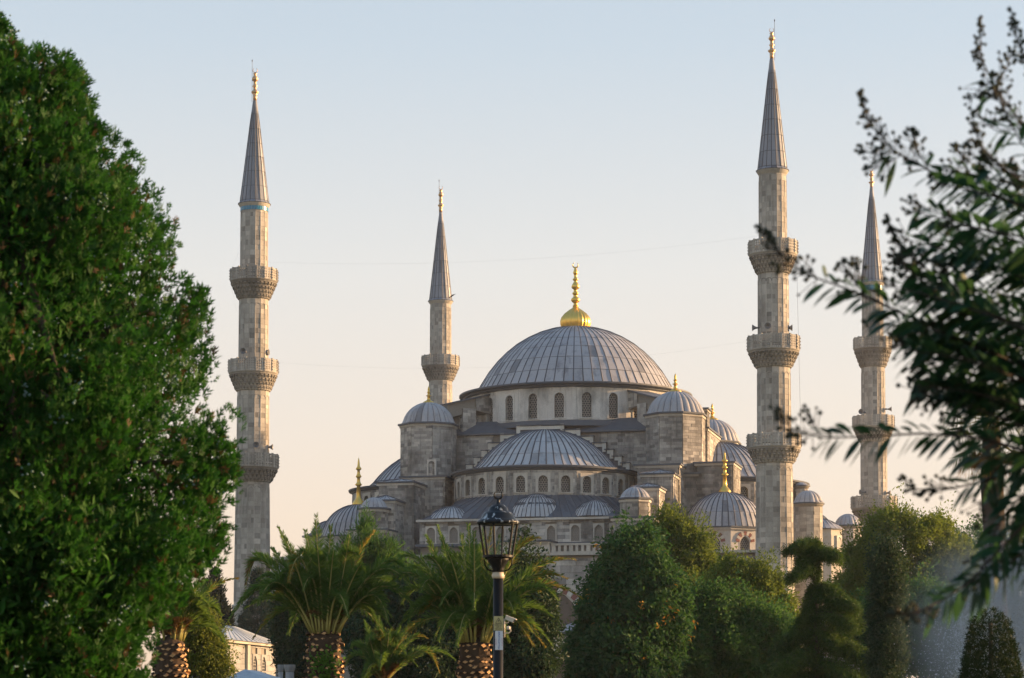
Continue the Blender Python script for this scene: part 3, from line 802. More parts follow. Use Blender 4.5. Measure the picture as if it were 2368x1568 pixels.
for i in range(5):
    c = L(-4.6 + i * 4.3, -40.4, za); mb = MB(); mb.lathe(dome_profile(2.05, 1.15, 7), 28, c); dd = mb.build('arcade_dome', M['lead'], mosque, smooth=True)
mb = MB(); lbox(mb, -7, 16, -45.2, -35.9, -.5, .45); mb.build('arcade_step', M['trim'], arc, wc=False)

# ---- right flank: stair turret, low apse and domelets beyond the near minaret
def round_turret(px, Y, rpx, y0, y1, ytop, zbase, lobes=16, faces=12, name='round_turret'):
    c = at(px, y1, Y); c.z = 0; r = ms(rpx, Y); z1 = zat(y1, Y - r)
    mb = MB(); mb.lathe([(r, zbase), (r, z1 - .3), (r + .18, z1 - .12), (r + .18, z1)], faces * 2, c); t = mb.build(name, M['mortar'], mosque)
    for k in range(faces):
        a = 2 * math.pi * k / faces; N = Vector((math.sin(a), -math.cos(a), 0)); X = Vector((math.cos(a), math.sin(a), 0)); hw = r * math.tan(math.pi / faces)
        if N.y < .35: stone_face(PS, t, M['stone_min'], c + N * (r * .985) - X * hw + Z * zbase, X, 2 * hw, z1 - .35 - zbase, .05, N=N, length=(.6, 1.2))
    mb = MB(); mb.lathe([(r * .9, z1 + .01), (r + .3, z1 + .01), (r + .3, z1 + .14), (r * .9, z1 + .2)], 32, c); mb.build('lead_cornice', M['lead_dark'], t, wc=False)
    lobed_dome(c + Z * (z1 + .15), r + .02, zat(ytop, Y) - z1 - .15, lobes, 0, 0)
round_turret(1869, 262, 31.5, 1280, 1164, 1135, 12.0)
round_turret(1961, 285, 29, 1280, 1216, 1189, 12.0)
round_turret(1853, 285, 15, 1200, 1124, 1116, 22.0, 12, 10)
c = at(1895, 1222, 275); c.z = 0
mb = MB(); mb.lathe([(2.6, 8), (2.6, zat(1224, 273))], 8, c, a0=R_(22.5), a1=R_(382.5)); ap = mb.build('low_apse', M['trim'], mosque)
pr = dome_profile(2.6, ms(26, 275), 8, .2); mb = MB(); mb.lathe(pr, 40, c + Z * zat(1223, 273)); apd = mb.build('apse_dome', M['lead_dark'], mosque, smooth=True)
clad_dome(PP, apd, c + Z * zat(1223, 273), pr, 26, 2, M['lead'], seam_r=.04)
for ph in (10, 55):
    a = R_(ph); N = Vector((math.sin(a), -math.cos(a), 0)); X = Vector((math.cos(a), math.sin(a), 0))
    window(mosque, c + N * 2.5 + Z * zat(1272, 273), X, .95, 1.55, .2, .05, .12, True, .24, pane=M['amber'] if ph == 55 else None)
PS.finish(); PP.finish(); PG.finish(); PC.finish()
# ================================================================ minarets
def minaret(label, px, Y, lev, dias, tip, cone, fin_tip, rod, tile=None, base_y=1640, horns=(), flare=None, group='minarets of the mosque'):
    """lev = [(rail top, rail foot, corbel foot)] from the top down, dias = [shaft above first, between ..., below last], balcony widths = flare."""
    pos = at(px, 1000, Y); pos.z = 0
    root = thing('minaret', label, 'minaret', pos, group)
    K = Y / FPX
    zz = lambda y: zat(y, Y)
    PM = Pieces('stone', 'small_stones', 150); PL = Pieces('lead_sheet', 'small_lead_sheets', 60)
    NF = 16
    AX = lambda k: (Vector((math.cos(R_(360 / NF * k)), math.sin(R_(360 / NF * k)), 0)))
    def shaft(z0, z1, r0, r1, arch_top=True):
        mb = MB(); mb.lathe([(r0 * .97, z0), (r1 * .97, z1)], NF, a0=R_(-180 / NF), a1=R_(360 - 180 / NF)); s = mb.build('shaft', M['mortar'], root, wc=False)
        z = z0; rr = random.Random(int(px + z0 * 10))
        while z < z1 - .08:
            h = min(rr.uniform(.40, .62), z1 - z)
            if z1 - z - h < .2: h = z1 - z
            f = (z + h / 2 - z0) / (z1 - z0); r = r0 + (r1 - r0) * f
            k = rr.choice((0, 1))
            for q in range(NF):
                N = AX(q); X = Vector((-N.y, N.x, 0)); hw = r * math.tan(math.pi / NF)
                spl = rr.random() < .3
                for a, b in (((-hw, hw * .1), (hw * .1, hw)) if spl else ((-hw, hw),)):
                    PM.block(s, M['stone_min'], N * (r * .985 - .04 + rr.uniform(-.012, .016)) + X * ((a + b) / 2) + Z * (z + h / 2), (X, N, Z), (b - a - .015, .12, h - .018), pos)
            z += h
        fl = MB()
        for q in range(NF):
            a = R_(360 / NF * (q + .5)); d = Vector((math.cos(a), math.sin(a), 0)); cr = 1 / math.cos(math.pi / NF)
            fl.tube([d * (r0 * cr * .985) + Z * (z0 + .5), d * (r1 * cr * .985) + Z * (z1 - 1.0)], .055, 5)
            if arch_top:
                d2 = AX(q + 1); t = Vector((-d2.y, d2.x, 0)); hw = r1 * math.tan(math.pi / NF)
                fl.tube([d2 * (r1 * .99) + t * (hw * math.cos(b)) + Z * (z1 - 1.0 + hw * 1.3 * math.sin(b)) for b in [math.pi * i / 6 for i in range(7)]], .05, 4)
        fl.build('shaft_ribs', M['stone_min'], s, wc=False)
        return s
    zc = zz(cone); ztip = zz(tip)
    n = len(lev)
    for i in range(n + 1):
        ztop = zc if i == 0 else zz(lev[i - 1][2])
        zbot = zz(lev[i][0]) - .8 if i < n else zz(1402 if base_y > 1600 else base_y)
        r0 = dias[i] / 2 * K * (1.0 if i < n else 1.06); r1 = dias[i] / 2 * K * .985
        shaft(zbot, ztop, r0, r1, i > 0)
    # base below the ring
    if base_y > 1600:
        zb = zz(1402); rb = dias[-1] / 2 * K * 1.06
        mb = MB(); mb.lathe([(rb * 1.1, zb - .14), (rb * 1.14, zb), (rb * 1.1, zb + .16)], NF, a0=R_(-11.25), a1=R_(348.75)); mb.build('ring_moulding', M['trim'], root, wc=False)
        mb = MB(); mb.lathe([(rb * 1.45, -1), (rb * 1.45, zb - 5.2), (rb * 1.05, zb - .1)], NF, a0=R_(-11.25), a1=R_(348.75)); bs = mb.build('base', M['mortar'], root, wc=False)
        for kx in range(12):
            f0, f1 = kx / 12, (kx + 1) / 12
            r = rb * (1.05 + .40 * (1 - (f0 + f1) / 2)); z0 = zb - 5.2 + 5.1 * f0; h = 5.1 / 12
            for q in range(NF):
                N = AX(q); X = Vector((-N.y, N.x, 0)); hw = r * math.tan(math.pi / NF)
                PM.block(bs, M['stone_min'], N * (r * .99) + Z * (z0 + h / 2), (X, N, Z), (2 * hw - .02, .12, h - .02), pos)
    # balconies
    for i, (yt, yf, yb) in enumerate(lev):
        R = flare[i] / 2 * K; zt_, zf, zb = zz(yt), zz(yf), zz(yb); rs = dias[i + 1] / 2 * K
        mb = MB(); mb.lathe([(rs * .98, zb - .05), (rs * 1.1, zb + .02), (R * .93, zf - .36), (R * .97, zf - .2), (R * 1.02, zf - .08), (R * 1.02, zf), (rs * .9, zf)], 32)
        bal = mb.build('balcony', M['stone_min'], root, wc=False)
        # muqarnas: tiers of small hanging niches
        co = MB(); tiers = 4 if zf - zb > 1.7 else 3; nn = 32
        for t in range(tiers):
            f0 = t / tiers; f1 = (t + 1) / tiers
            za, zc_ = zb + (zf - .3 - zb) * f0, zb + (zf - .3 - zb) * f1
            ra, rc = rs * 1.08 + (R * .97 - rs * 1.08) * f0, rs * 1.08 + (R * .97 - rs * 1.08) * f1
            for q in range(nn):
                a = 2 * math.pi * (q + .5 * (t % 2)) / nn; N = Vector((math.cos(a), math.sin(a), 0)); X = Vector((-N.y, N.x, 0))
                w = math.pi * rc / nn * .62; o = N * (rc + .02)
                v = [N * ra * .95 + Z * (za - .1), o - X * w + Z * (za + (zc_ - za) * .55), o + X * w + Z * (za + (zc_ - za) * .55),
                     o - X * w + Z * zc_, o + X * w + Z * zc_, N * ra * .8 - X * w + Z * zc_, N * ra * .8 + X * w + Z * zc_]
                co.add(v, [(0, 2, 1), (1, 2, 4, 3), (3, 4, 6, 5), (0, 1, 3, 5), (0, 6, 4, 2)])
            co.lathe([(rc * .985, zc_ - .07), (rc * 1.035, zc_ - .05), (rc * 1.035, zc_), (rc * .96, zc_ + .01)], 32, cap=False)
        co.build('corbel', M['stone_corbel'], bal, wc=False, kind='stuff')
        # pierced parapet panels and posts
        NP = 16; Rp = R * .985; hw = Rp * math.tan(math.pi / NP); hp = zt_ - zf
        pm = MB(); nc, nr = (3, 4) if i % 2 == 0 else (4, 5)
        bw = 2 * (hw - .07) / nc
        for c_ in range(nc + 1): pm.box((-(hw - .07) + bw * c_, 0, hp / 2), (bw * .27, .05, hp / 2))
        for r_ in range(nr + 1): pm.box((0, .003, .08 + (hp - .16) * r_ / nr), (hw - .05, .045, hp / nr * .23 if r_ not in (0, nr) else .11))
        pmesh = bpy.data.meshes.new('parapet_panel'); pmesh.from_pydata([tuple(v) for v in pm.v], [], pm.f); pmesh.materials.append(M['stone_min'])
        post = MB()
        post.box((0, 0, hp / 2 + .04), (.085, .09, hp / 2 + .06))
        for r_ in range(4): post.box((0, -.1, hp * (.14 + .24 * r_)), (.06, .06, .06))
        qmesh = bpy.data.meshes.new('parapet_post'); qmesh.from_pydata([tuple(v) for v in post.v], [], post.f); qmesh.materials.append(M['stone_min'])
        for q in range(NP):
            for off, me, nm, rad in ((0, pmesh, 'parapet_panel', Rp), (.5, qmesh, 'parapet_post', Rp / math.cos(math.pi / NP))):
                a = R_(360 / NP * (q + off)); N = Vector((math.cos(a), math.sin(a), 0)); X = Vector((-N.y, N.x, 0))
                o = link(bpy.data.objects.new(nm, me)); m = Matrix((X, -N, Z)).transposed().to_4x4(); m.translation = N * rad + Z * zf
                o.matrix_basis = m; o.parent = bal
    # spire
    rc = dias[0] / 2 * K * 1.06
    mb = MB(); mb.lathe([(rc * .92, zc - .45), (rc * 1.02, zc - .25), (rc * 1.1, zc - .05), (rc * 1.1, zc + .02)], 32); mb.build('spire_cornice', M['trim'], root, wc=False)
    prs = [(rc * 1.14, zc + .03), (rc * 1.0, zc + .2)] + [(rc * 1.0 + (rc * .12 - rc) * t, zc + .2 + (ztip - zc - .2) * t) for t in (.12, .25, .38, .5, .62, .75, .88, 1)]
    mb = MB(); mb.lathe(prs, 32); sp = mb.build('spire', M['lead_dark'], root, wc=False)
    off = pos
    keep = PL.patch
    PL.patch = lambda part, mat, v, f, c, nrm, ar: keep(part, mat, v, f, c + off, nrm, ar)
    # order items by what the camera sees although they are stored in the minaret's own frame
    clad_dome(PL, sp, (0, 0, 0), prs, 18, 8, M['lead_spire'], seam_r=.045, thick=.02)
    if tile:
        y0, y1 = tile
        for q in range(NF * 2):
            a = R_(360 / (NF * 2) * q); N = Vector((math.cos(a), math.sin(a), 0)); X = Vector((-N.y, N.x, 0))
            mb = MB(); w = .14; h = zz(y0) - zz(y1); r = dias[0] / 2 * K * 1.005
            mb.add([N * (r + d) + X * x + Z * (zz(y1) + z) for d in (0, .04) for x, z in ((-w, 0), (w, 0), (w, h * .7), (0, h), (-w, h * .7))],
                   [(5, 6, 7, 8, 9), (0, 1, 6, 5), (1, 2, 7, 6), (2, 3, 8, 7), (3, 4, 9, 8), (4, 0, 5, 9)])
            mb.build('blue_tile', M['tile_blue'], root, wc=False)
    fh = ms(tip - fin_tip, Y)
    fo = finial(root, Z * (ztip - .1), [(rc * .13, 0), (rc * .15, fh * .18), (rc * .12, fh * .19), (rc * .25, fh * .25), (rc * .27, fh * .29), (rc * .13, fh * .33), (rc * .12, fh * .42), (rc * .19, fh * .46), (rc * .12, fh * .50), (rc * .11, fh * .6), (rc * .2, fh * .64), (rc * .23, fh * .68), (rc * .14, fh * .76), (rc * .09, fh * .82), (rc * .16, fh * .845), (.02, fh * .88)], n=12, wc=False, mat=M['copper'])
    cr = MB(); cc = Z * (ztip - .1 + fh * .88); Rr = fh * .07
    cr.tube([cc + Vector((Rr * math.sin(R_(d)), 0, Rr - Rr * math.cos(R_(d)))) for d in range(-150, 151, 30)], [.02 + .03 * (1 - abs(d) / 160) for d in range(-150, 151, 30)], 5)
    cr.build('crescent', M['copper'], fo, wc=False)
    if rod:
        mb = MB(); x = rod[0] * K; zr = zz(rod[1])
        mb.tube([(x, 0, ztip - .2), (x, 0, zr)], .022, 5); mb.lathe([(.02, zr), (.07, zr + .1), (.01, zr + .3)], 6, (x, 0, 0))
        for t in (.3, .6): mb.tube([(x, 0, ztip + fh * t), (0, 0, ztip + fh * t)], .015, 4)
        mb.build('lightning_rod', M['grey_iron'], root, wc=False)
    PM.finish(); PL.finish()
    return root, pos, zz
FRONT = 'minarets of the mosque'
mL = minaret('tall three-balcony minaret beside the big conifer, with turquoise tiles under its spire', 585, 268, [(625, 651, 693), (835, 863, 905), (1053, 1082, 1116)], [63, 68, 74, 78], 232, 474, 155, (-7, 143), tile=(478, 490), flare=[108, 113, 117])
mR = minaret('tallest and nearest minaret, standing in front of the right-hand domes', 1790, 253, [(560, 589, 634), (780, 811, 851), (1007, 1035, 1072)], [64, 71, 77, 84], 135, 397, 62, (7, 50), flare=[112, 119, 123])
mS = minaret('slim far minaret rising behind the left octagonal tower, one balcony showing', 1018.5, 330, [(825, 847, 881)], [49, 54], 490, 698, 428, (-4, 420), flare=[86], base_y=1150)
mW = minaret('slim far minaret at the right, half hidden by the foreground branches', 2020, 318, [(783, 808, 850), (964, 988, 1022), (1150, 1176, 1210)], [48, 54, 60, 66], 432, 656, 388, None, tile=(660, 674), flare=[87, 94, 104])
# loudspeaker horns clamped to the shafts
def horn(px, py, Y, phi, label, r=.34):
    """phi = direction the mouth points, degrees to the right of the view."""
    c = at(px, py, Y); a = R_(phi); N = Vector((math.sin(a), -math.cos(a), 0)); X = Vector((math.cos(a), math.sin(a), 0))
    t = thing('loudspeaker', label, 'loudspeaker', c, 'loudspeakers on the minarets')
    mb = MB(); ax = (X, Z, N)
    mb.lathe([(.07, -.42), (.09, -.25), (.12, -.1), (.2, .08), (r, .26), (r * 1.03, .28), (r * .9, .27), (.17, .05), (.05, -.05)], 14, c, ax=(X, -Z, N)); mb.build('horn', M['horn'], t, smooth=True)
    mb = MB(); mb.box(c - N * .5, (.09, .09, .14), (X, Z, N)); mb.build('driver_unit', M['grey_iron'], t)
    mb = MB(); mb.tube([c - N * .55, c - N * 1.0 - Z * .03], .035, 6); mb.build('bracket', M['grey_iron'], t)
horn(564, 812, 265.6, -15, 'grey horn loudspeaker facing the park just above the middle balcony of the left minaret')
horn(616, 815, 267.6, 75, 'grey horn loudspeaker facing right just above the middle balcony of the left minaret')
horn(592, 1029, 265.8, 10, 'grey horn loudspeaker facing the park just above the lowest balcony of the left minaret')
horn(544, 1032, 267.5, -75, 'grey horn loudspeaker facing left just above the lowest balcony of the left minaret')
horn(625, 1034, 267.6, 88, 'grey horn loudspeaker facing right just above the lowest balcony of the left minaret')
horn(1776, 754, 250.8, -10, 'grey horn loudspeaker facing the park just above the middle balcony of the nearest minaret')
horn(1746, 758, 252.6, -88, 'grey horn loudspeaker facing left just above the middle balcony of the nearest minaret')
horn(1826, 758, 252.6, 88, 'grey horn loudspeaker facing right just above the middle balcony of the nearest minaret')
horn(2057, 946, 317.4, 80, 'grey horn loudspeaker facing right above the middle balcony of the far right minaret')
horn(1993, 952, 316.0, -40, 'grey horn loudspeaker facing left above the middle balcony of the far right minaret')
horn(1993, 1138, 316.8, -80, 'grey horn loudspeaker facing left above the lowest balcony of the far right minaret')
horn(2054, 1140, 317.2, 70, 'grey horn loudspeaker facing right above the lowest balcony of the far right minaret')
# festoon cables slung between the minarets and lightning conductors down their sides
def cable(p, q, sag, label, r=.0045, n=28):
    mb = MB(); mb.tube([p.lerp(q, i / n) - Z * (sag * 4 * (i / n) * (1 - i / n)) for i in range(n + 1)], r, 4)
    tag(mb.build('cable', M['grey_iron']), label, 'cable', 'cables on the minarets')
cable(at(620, 606, 268), at(1756, 545, 253), 1.2, 'thin cable slung between the top balconies of the two front minarets')
cable(at(640, 838, 268), at(1735, 788, 253), 1.6, 'thin cable slung between the middle balconies of the two front minarets')
cable(at(1818, 520, 253), at(1842, 570, 253), .05, 'short thin conductor cable stretched down to the top balcony of the nearest minaret')
cable(at(1843, 640, 253), at(1852, 1000, 253), .1, 'thin conductor cable hanging free right of the nearest minaret', .012)
cable(at(551, 585, 267), at(533, 625, 267), .05, 'short thin cable stretched down to the top balcony of the left minaret')
cable(at(531, 640, 267), at(548, 720, 267), .3, 'thin cable curving from the top balcony back to the shaft of the left minaret')
cable(at(986, 800, 330), at(975, 826, 330), .05, 'short thin cable stretched down to the balcony of the slim far minaret')
# bird beside the slim minaret's spire
bc = at(1043, 686, 300)
bt = thing('bird', 'dark bird flying just right of the slim far minaret spire', 'bird', bc)
mb = MB(); mb.lathe([(.01, -.34), (.05, -.25), (.1, -.05), (.09, .12), (.06, .22), (.05, .27), (.008, .36)], 8, bc, ax=(Vector((0, 1, 0)), Z, Vector((-.85, .2, -.48)).normalized()))
mb.build('body', M['iron'], bt, smooth=True)
for s, tip in ((1, Vector((.62, -.5, .25))), (-1, Vector((.1, .6, .28)))):
    mb = MB(); e = Vector((.28, -.22 * s, .18)); v = [bc + Vector((-.1, 0, .05)), bc + Vector((.12, 0, .04)), bc + e + Vector((.1, 0, 0)), bc + e - Vector((.12, 0, 0)), bc + tip]
    v += [p + Z * .025 for p in v]
    mb.add(v, [(0, 1, 2, 3), (3, 2, 4), (5, 8, 7, 6), (8, 9, 7), (0, 3, 8, 5), (1, 6, 7, 2), (3, 4, 9, 8), (4, 2, 7, 9)]); mb.build('wing', M['iron'], bt)
# ================================================================ vegetation
ML = {}
ML['conifer'] = leaf_mat('juniper_scale_leaves', [(.005, .028, .008), (.017, .074, .013), (.052, .152, .022)], .28, (.07, .28, .03), .6, 1.4, 2.6)
ML['conifer_dry'] = leaf_mat('dry_brown_sprays', [(.05, .03, .014), (.08, .05, .02), (.11, .075, .03)], .2)
ML['cones'] = plain('blue_green_seed_cones', (.13, .22, .20), .6, 0, .3, 20)
ML['chestnut'] = leaf_mat('dark_broad_leaves', [(.016, .06, .026), (.032, .098, .036), (.07, .145, .042)], .34, (.09, .22, .03), .65, .8, .6)
ML['autumn'] = leaf_mat('turning_orange_leaves', [(.30, .12, .02), (.36, .20, .03), (.40, .30, .05)], .35, (.5, .25, .05))
ML['yellowish'] = leaf_mat('yellow_green_leaves', [(.034, .082, .018), (.08, .145, .025), (.18, .215, .035)], .45, (.28, .36, .05), .6, .9, .5)
ML['midgreen'] = leaf_mat('mid_green_leaves', [(.024, .078, .026), (.046, .128, .035), (.095, .185, .044)], .4, (.13, .28, .04), .62, .9, .6)
ML['darkgreen'] = leaf_mat('deep_green_leaves', [(.013, .036, .019), (.024, .056, .025), (.046, .085, .03)], .26, (.06, .10, .025), .5, .6, .35)
ML['bluegreen'] = leaf_mat('blue_green_needles', [(.018, .042, .034), (.03, .062, .045), (.05, .09, .06)], .18, None, .6)
ML['cypress'] = leaf_mat('cypress_needles', [(.006, .016, .012), (.010, .024, .016), (.018, .036, .02)], .1, None, .6)
ML['cedar'] = leaf_mat('cedar_needles', [(.02, .058, .02), (.045, .10, .024), (.10, .165, .032)], .3, (.13, .2, .03), .55, .7, .7)
ML['bush'] = leaf_mat('sunlit_bush_leaves', [(.05, .085, .015), (.10, .15, .025), (.2, .235, .04)], .45, (.34, .38, .06), .5, .7, 1.2)
ML['palm'] = leaf_mat('palm_leaflets', [(.038, .105, .024), (.078, .165, .034), (.14, .22, .044)], .42, (.26, .40, .06), .5, .4, 1.0)
ML['palm_dry'] = leaf_mat('dry_palm_leaflets', [(.10, .055, .02), (.16, .09, .03), (.26, .16, .05)], .25)
ML['palm_gold'] = leaf_mat('yellowing_palm_leaflets', [(.10, .10, .02), (.20, .17, .03), (.32, .22, .04)], .4, (.5, .36, .06))
ML['rachis'] = plain('palm_midrib', (.34, .31, .09), .5, 0, .3, 8)
ML['boot'] = plain('palm_boot_cut_face', (.56, .33, .15), .8, 0, .3, 14)
ML['fibre'] = plain('dark_palm_fibre', (.055, .033, .018), .95, 0, .5, 18)
ML['bark'] = plain('grey_brown_bark', (.07, .055, .04), .9, 0, .4, 8)
ML['myrtle'] = leaf_mat('myrtle_leaves', [(.012, .046, .028), (.022, .068, .036), (.045, .10, .036)], .28, (.09, .22, .06), .45, .4, 9)
ML['bud'] = leaf_mat('myrtle_buds', [(.022, .04, .03), (.035, .055, .03), (.07, .06, .035)], .2)
ML['stem'] = plain('reddish_twig', (.03, .022, .016), .8, 0, .3, 30)
ML['topiary'] = leaf_mat('clipped_yew', [(.010, .026, .008), (.018, .04, .012), (.036, .062, .018)], .15, None, .6)
ML['ivy'] = leaf_mat('ivy_leaves', [(.04, .11, .015), (.07, .17, .02), (.12, .24, .03)], .4, (.2, .4, .05))
ML['fan'] = leaf_mat('fan_palm_leaves', [(.025, .05, .016), (.05, .085, .02), (.10, .13, .03)], .3, (.22, .24, .05))
ML['wine'] = leaf_mat('dark_reddish_leaves', [(.018, .046, .024), (.03, .062, .03), (.05, .08, .036)], .3)

def unit(a): return a / np.maximum(np.linalg.norm(a, axis=1, keepdims=True), 1e-9)
def leaves(P, D, Nn, ln, wd, fold=.25):
    """Folded leaf blades: points P (n,3), pointing along D, blade facing Nn; two triangles each."""
    n = len(P); D = unit(D); S = unit(np.cross(D, Nn)); Nn = np.cross(S, D)
    ln = np.broadcast_to(ln, (n,))[:, None]; wd = np.broadcast_to(wd, (n,))[:, None]
    mid = P + D * ln * .45
    V = np.stack([P, mid - S * wd / 2 + Nn * wd * fold, P + D * ln, mid + S * wd / 2 + Nn * wd * fold], 1).reshape(-1, 3)
    b = np.arange(n)[:, None] * 4
    F = np.concatenate([b + [0, 2, 1], b + [0, 3, 2]], 1).reshape(-1, 3)
    return V, F
def join(parts):
    Vs, Fs, o = [], [], 0
    for v, f in parts: Vs.append(v); Fs.append(f + o); o += len(v)
    return np.concatenate(Vs), np.concatenate(Fs)
def lumpy(dirs, rg, amp=.30, k=6):
    r = np.ones(len(dirs))
    for _ in range(k):
        w = unit(rg.normal(size=(1, 3)))[0] * rg.uniform(2, 6); r += amp / k * 2 * np.sin(dirs @ w * 1.6 + rg.uniform(0, 6.3))
    return r
def crown_points(blobs, n, rg, lo=.58, hi=1.08, inner=.66, zmin=None):
    """Twig places on and just under the surface of overlapping lumpy ellipsoids; returns points and outward directions."""
    B = np.array(blobs, float); area = (B[:, 3] * B[:, 4] + B[:, 3] * B[:, 5] + B[:, 4] * B[:, 5]); pick = rg.choice(len(B), n * 2, p=area / area.sum())
    d = unit(rg.normal(size=(n * 2, 3))); r = lo + (hi - lo) * rg.random(n * 2) ** .45
    for i in range(len(B)):
        m = pick == i; r[m] *= lumpy(d[m], rg)
    P = B[pick, :3] + d * B[pick, 3:6] * r[:, None]
    keep = np.ones(len(P), bool)
    for i in range(len(B)):
        q = np.linalg.norm((P - B[i, :3]) / B[i, 3:6], axis=1); keep &= ~((q < inner) & (pick != i))
    O = unit(d / B[pick, 3:6])
    P, O = P[keep][:n], O[keep][:n]
    if zmin is not None: m = P[:, 2] > zmin; P, O = P[m], O[m]
    return P, O
def twig_leaves(P, O, k, spread, ln, wd, rg, droop=.25, up=.0):
    n = len(P); Pk = np.repeat(P, k, 0) + rg.normal(size=(n * k, 3)) * spread; Ok = np.repeat(O, k, 0)
    D = Ok * .7 + rg.normal(size=(n * k, 3)) * .75; D[:, 2] += up - droop
    Nn = Ok + rg.normal(size=(n * k, 3)) * .55; Nn[:, 2] += .5
    s = rg.uniform(.65, 1.25, n * k)
    return leaves(Pk, D, Nn, ln * s, wd * s)
def limbs(mb, base, top, tips, r0, rg_, segs=5):
    base, top = Vector(base), Vector(top)
    pts = [base.lerp(top, i / segs) + Vector((rg_.uniform(-.05, .05), rg_.uniform(-.05, .05), 0)) * (0 if i == 0 else r0 * 3) for i in range(segs + 1)]
    mb.tube(pts, [r0 * (1.15 - .75 * i / segs) for i in range(segs + 1)], 9)
    for t in tips:
        t = Vector(t); s = pts[rg_.randint(2, segs - 1)]; m = s.lerp(t, .5) + Vector((0, 0, .12 * (t - s).length))
        q = [s, s.lerp(m, .5) + Vector((0, 0, .05)), m, m.lerp(t, .55), t]; mb.tube(q, [r0 * .42, r0 * .34, r0 * .26, r0 * .16, r0 * .05], 6)
def broad_tree(name, label, px, Y, outline, leaf, mat, dens, k=9, spread=.22, seed=1, group='park trees', extra=None, depth=1.0, trunk_r=.2, droop=.25, bump=.36, nb=26, nclump=190):
    """outline = [(px, py, half-width px, half-height px)] ellipsoids of the crown, measured at depth Y."""
    rg = np.random.default_rng(seed); rr = random.Random(seed); K = Y / FPX
    blobs = []
    for bx, by, bw, bh in outline:
        c = at(bx, by, Y); c.y += rr.uniform(-.5, .5) * bw * K
        blobs.append((c.x, c.y, c.z, bw * K, bw * K * depth, bh * K))
    main = list(blobs)
    for b in main:
        for _ in range(nb):
            d = Vector((rr.gauss(0, 1), rr.gauss(0, 1), rr.gauss(.2, .9))).normalized(); s = rr.uniform(bump * .6, bump * 1.2)
            blobs.append((b[0] + d.x * b[3] * .82, b[1] + d.y * b[4] * .82, b[2] + d.z * b[5] * .82, b[3] * s, b[4] * s, max(b[3], b[5] * .7) * s))
    base = Vector((at(px, 1500, Y).x, Y, ground_z(Y)))
    t = thing(name, label, 'tree', base, group)
    P, O = crown_points(blobs, dens, rg, zmin=base.z + .8)
    C_ = P[rg.choice(len(P), min(len(P), nclump))]; near = np.argmin(((P[:, None, :] - C_[None]) ** 2).sum(2), 1); P = P + (C_[near] - P) * rg.uniform(.1, .62, (len(P), 1))
    shoot = rg.exponential(.16, len(P)) * (.4 + .9 * np.clip(O[:, 2], 0, 1)); P = P + (O * .5 + np.array([0, 0, .8])) * shoot[:, None]
    V_, F_ = twig_leaves(P, O, k, spread, leaf[0], leaf[1], rg, droop)
    np_obj('crown', V_, F_, mat, t)
    if extra:
        Pe, Oe = crown_points(main, extra[1], rg, .93, 1.06); Ve, Fe = twig_leaves(Pe, Oe, 7, spread * .6, leaf[0], leaf[1], rg, droop); np_obj('turning_leaves', Ve, Fe, extra[0], t, kind='stuff')
    mb = MB(); top = Vector((main[0][0], main[0][1], main[0][2] + main[0][5] * .4))
    limbs(mb, base, top, [(b[0], b[1], b[2]) for b in blobs[1:1 + min(12, len(blobs) - 1)]], trunk_r, rr)
    mb.build('trunk', ML['bark'], t, smooth=True)
    return t

broad_tree('chestnut_tree', 'large dark green tree with a few orange leaves, right of the lamp post', 1450, 100, [(1465, 1410, 95, 125), (1478, 1290, 42, 60), (1440, 1330, 52, 70), (1405, 1440, 62, 85), (1372, 1520, 52, 75), (1520, 1450, 66, 120), (1440, 1550, 105, 70)], (.22, .095), ML['chestnut'], 6000, 13, .15, 3, extra=(ML['autumn'], 60), trunk_r=.24, droop=.5)
broad_tree('linden_tree', 'tall yellow-green tree peaking in front of the corner dome, behind the dark chestnut', 1560, 128, [(1545, 1278, 50, 82), (1598, 1310, 48, 78), (1505, 1330, 42, 80), (1575, 1430, 88, 120), (1640, 1385, 42, 80)], (.17, .085), ML['yellowish'], 7000, 13, .15, 4, trunk_r=.22, droop=-.1)
broad_tree('linden_tree', 'loose feathery yellow-green tree at the foot of the nearest minaret', 1730, 122, [(1690, 1385, 46, 85), (1750, 1400, 52, 85), (1802, 1425, 34, 85), (1660, 1450, 52, 95), (1720, 1510, 110, 110)], (.17, .08), ML['yellowish'], 7000, 13, .15, 5, trunk_r=.2, droop=-.1)
broad_tree('plane_tree', 'dark green tree in the shade left of the cedar, in front of the feathery tree', 1680, 104, [(1660, 1470, 95, 85), (1760, 1490, 70, 80), (1600, 1520, 80, 80)], (.17, .085), ML['midgreen'], 6500, 12, .15, 6, trunk_r=.2)
broad_tree('plane_tree', 'broad hazy green tree below the far right minaret', 2080, 135, [(2022, 1320, 62, 88), (2075, 1285, 75, 98), (2150, 1290, 62, 95), (1988, 1378, 42, 80), (2060, 1420, 120, 130), (2180, 1360, 70, 110)], (.18, .09), ML['yellowish'], 8500, 13, .17, 7, trunk_r=.26, droop=-.1)
broad_tree('plane_tree', 'green tree at the right edge, half behind the branches and the fountain spray', 2290, 140, [(2235, 1330, 50, 105), (2330, 1380, 80, 120), (2400, 1400, 90, 130), (2260, 1450, 100, 120)], (.18, .09), ML['midgreen'], 6500, 12, .17, 8, trunk_r=.24, droop=-.1)
broad_tree('plane_tree', 'shady green tree filling the gap between the cedar and the fountain spray', 2110, 112, [(2050, 1480, 90, 90), (2140, 1470, 80, 90), (2210, 1500, 80, 90)], (.17, .085), ML['midgreen'], 6500, 12, .15, 9, trunk_r=.2)
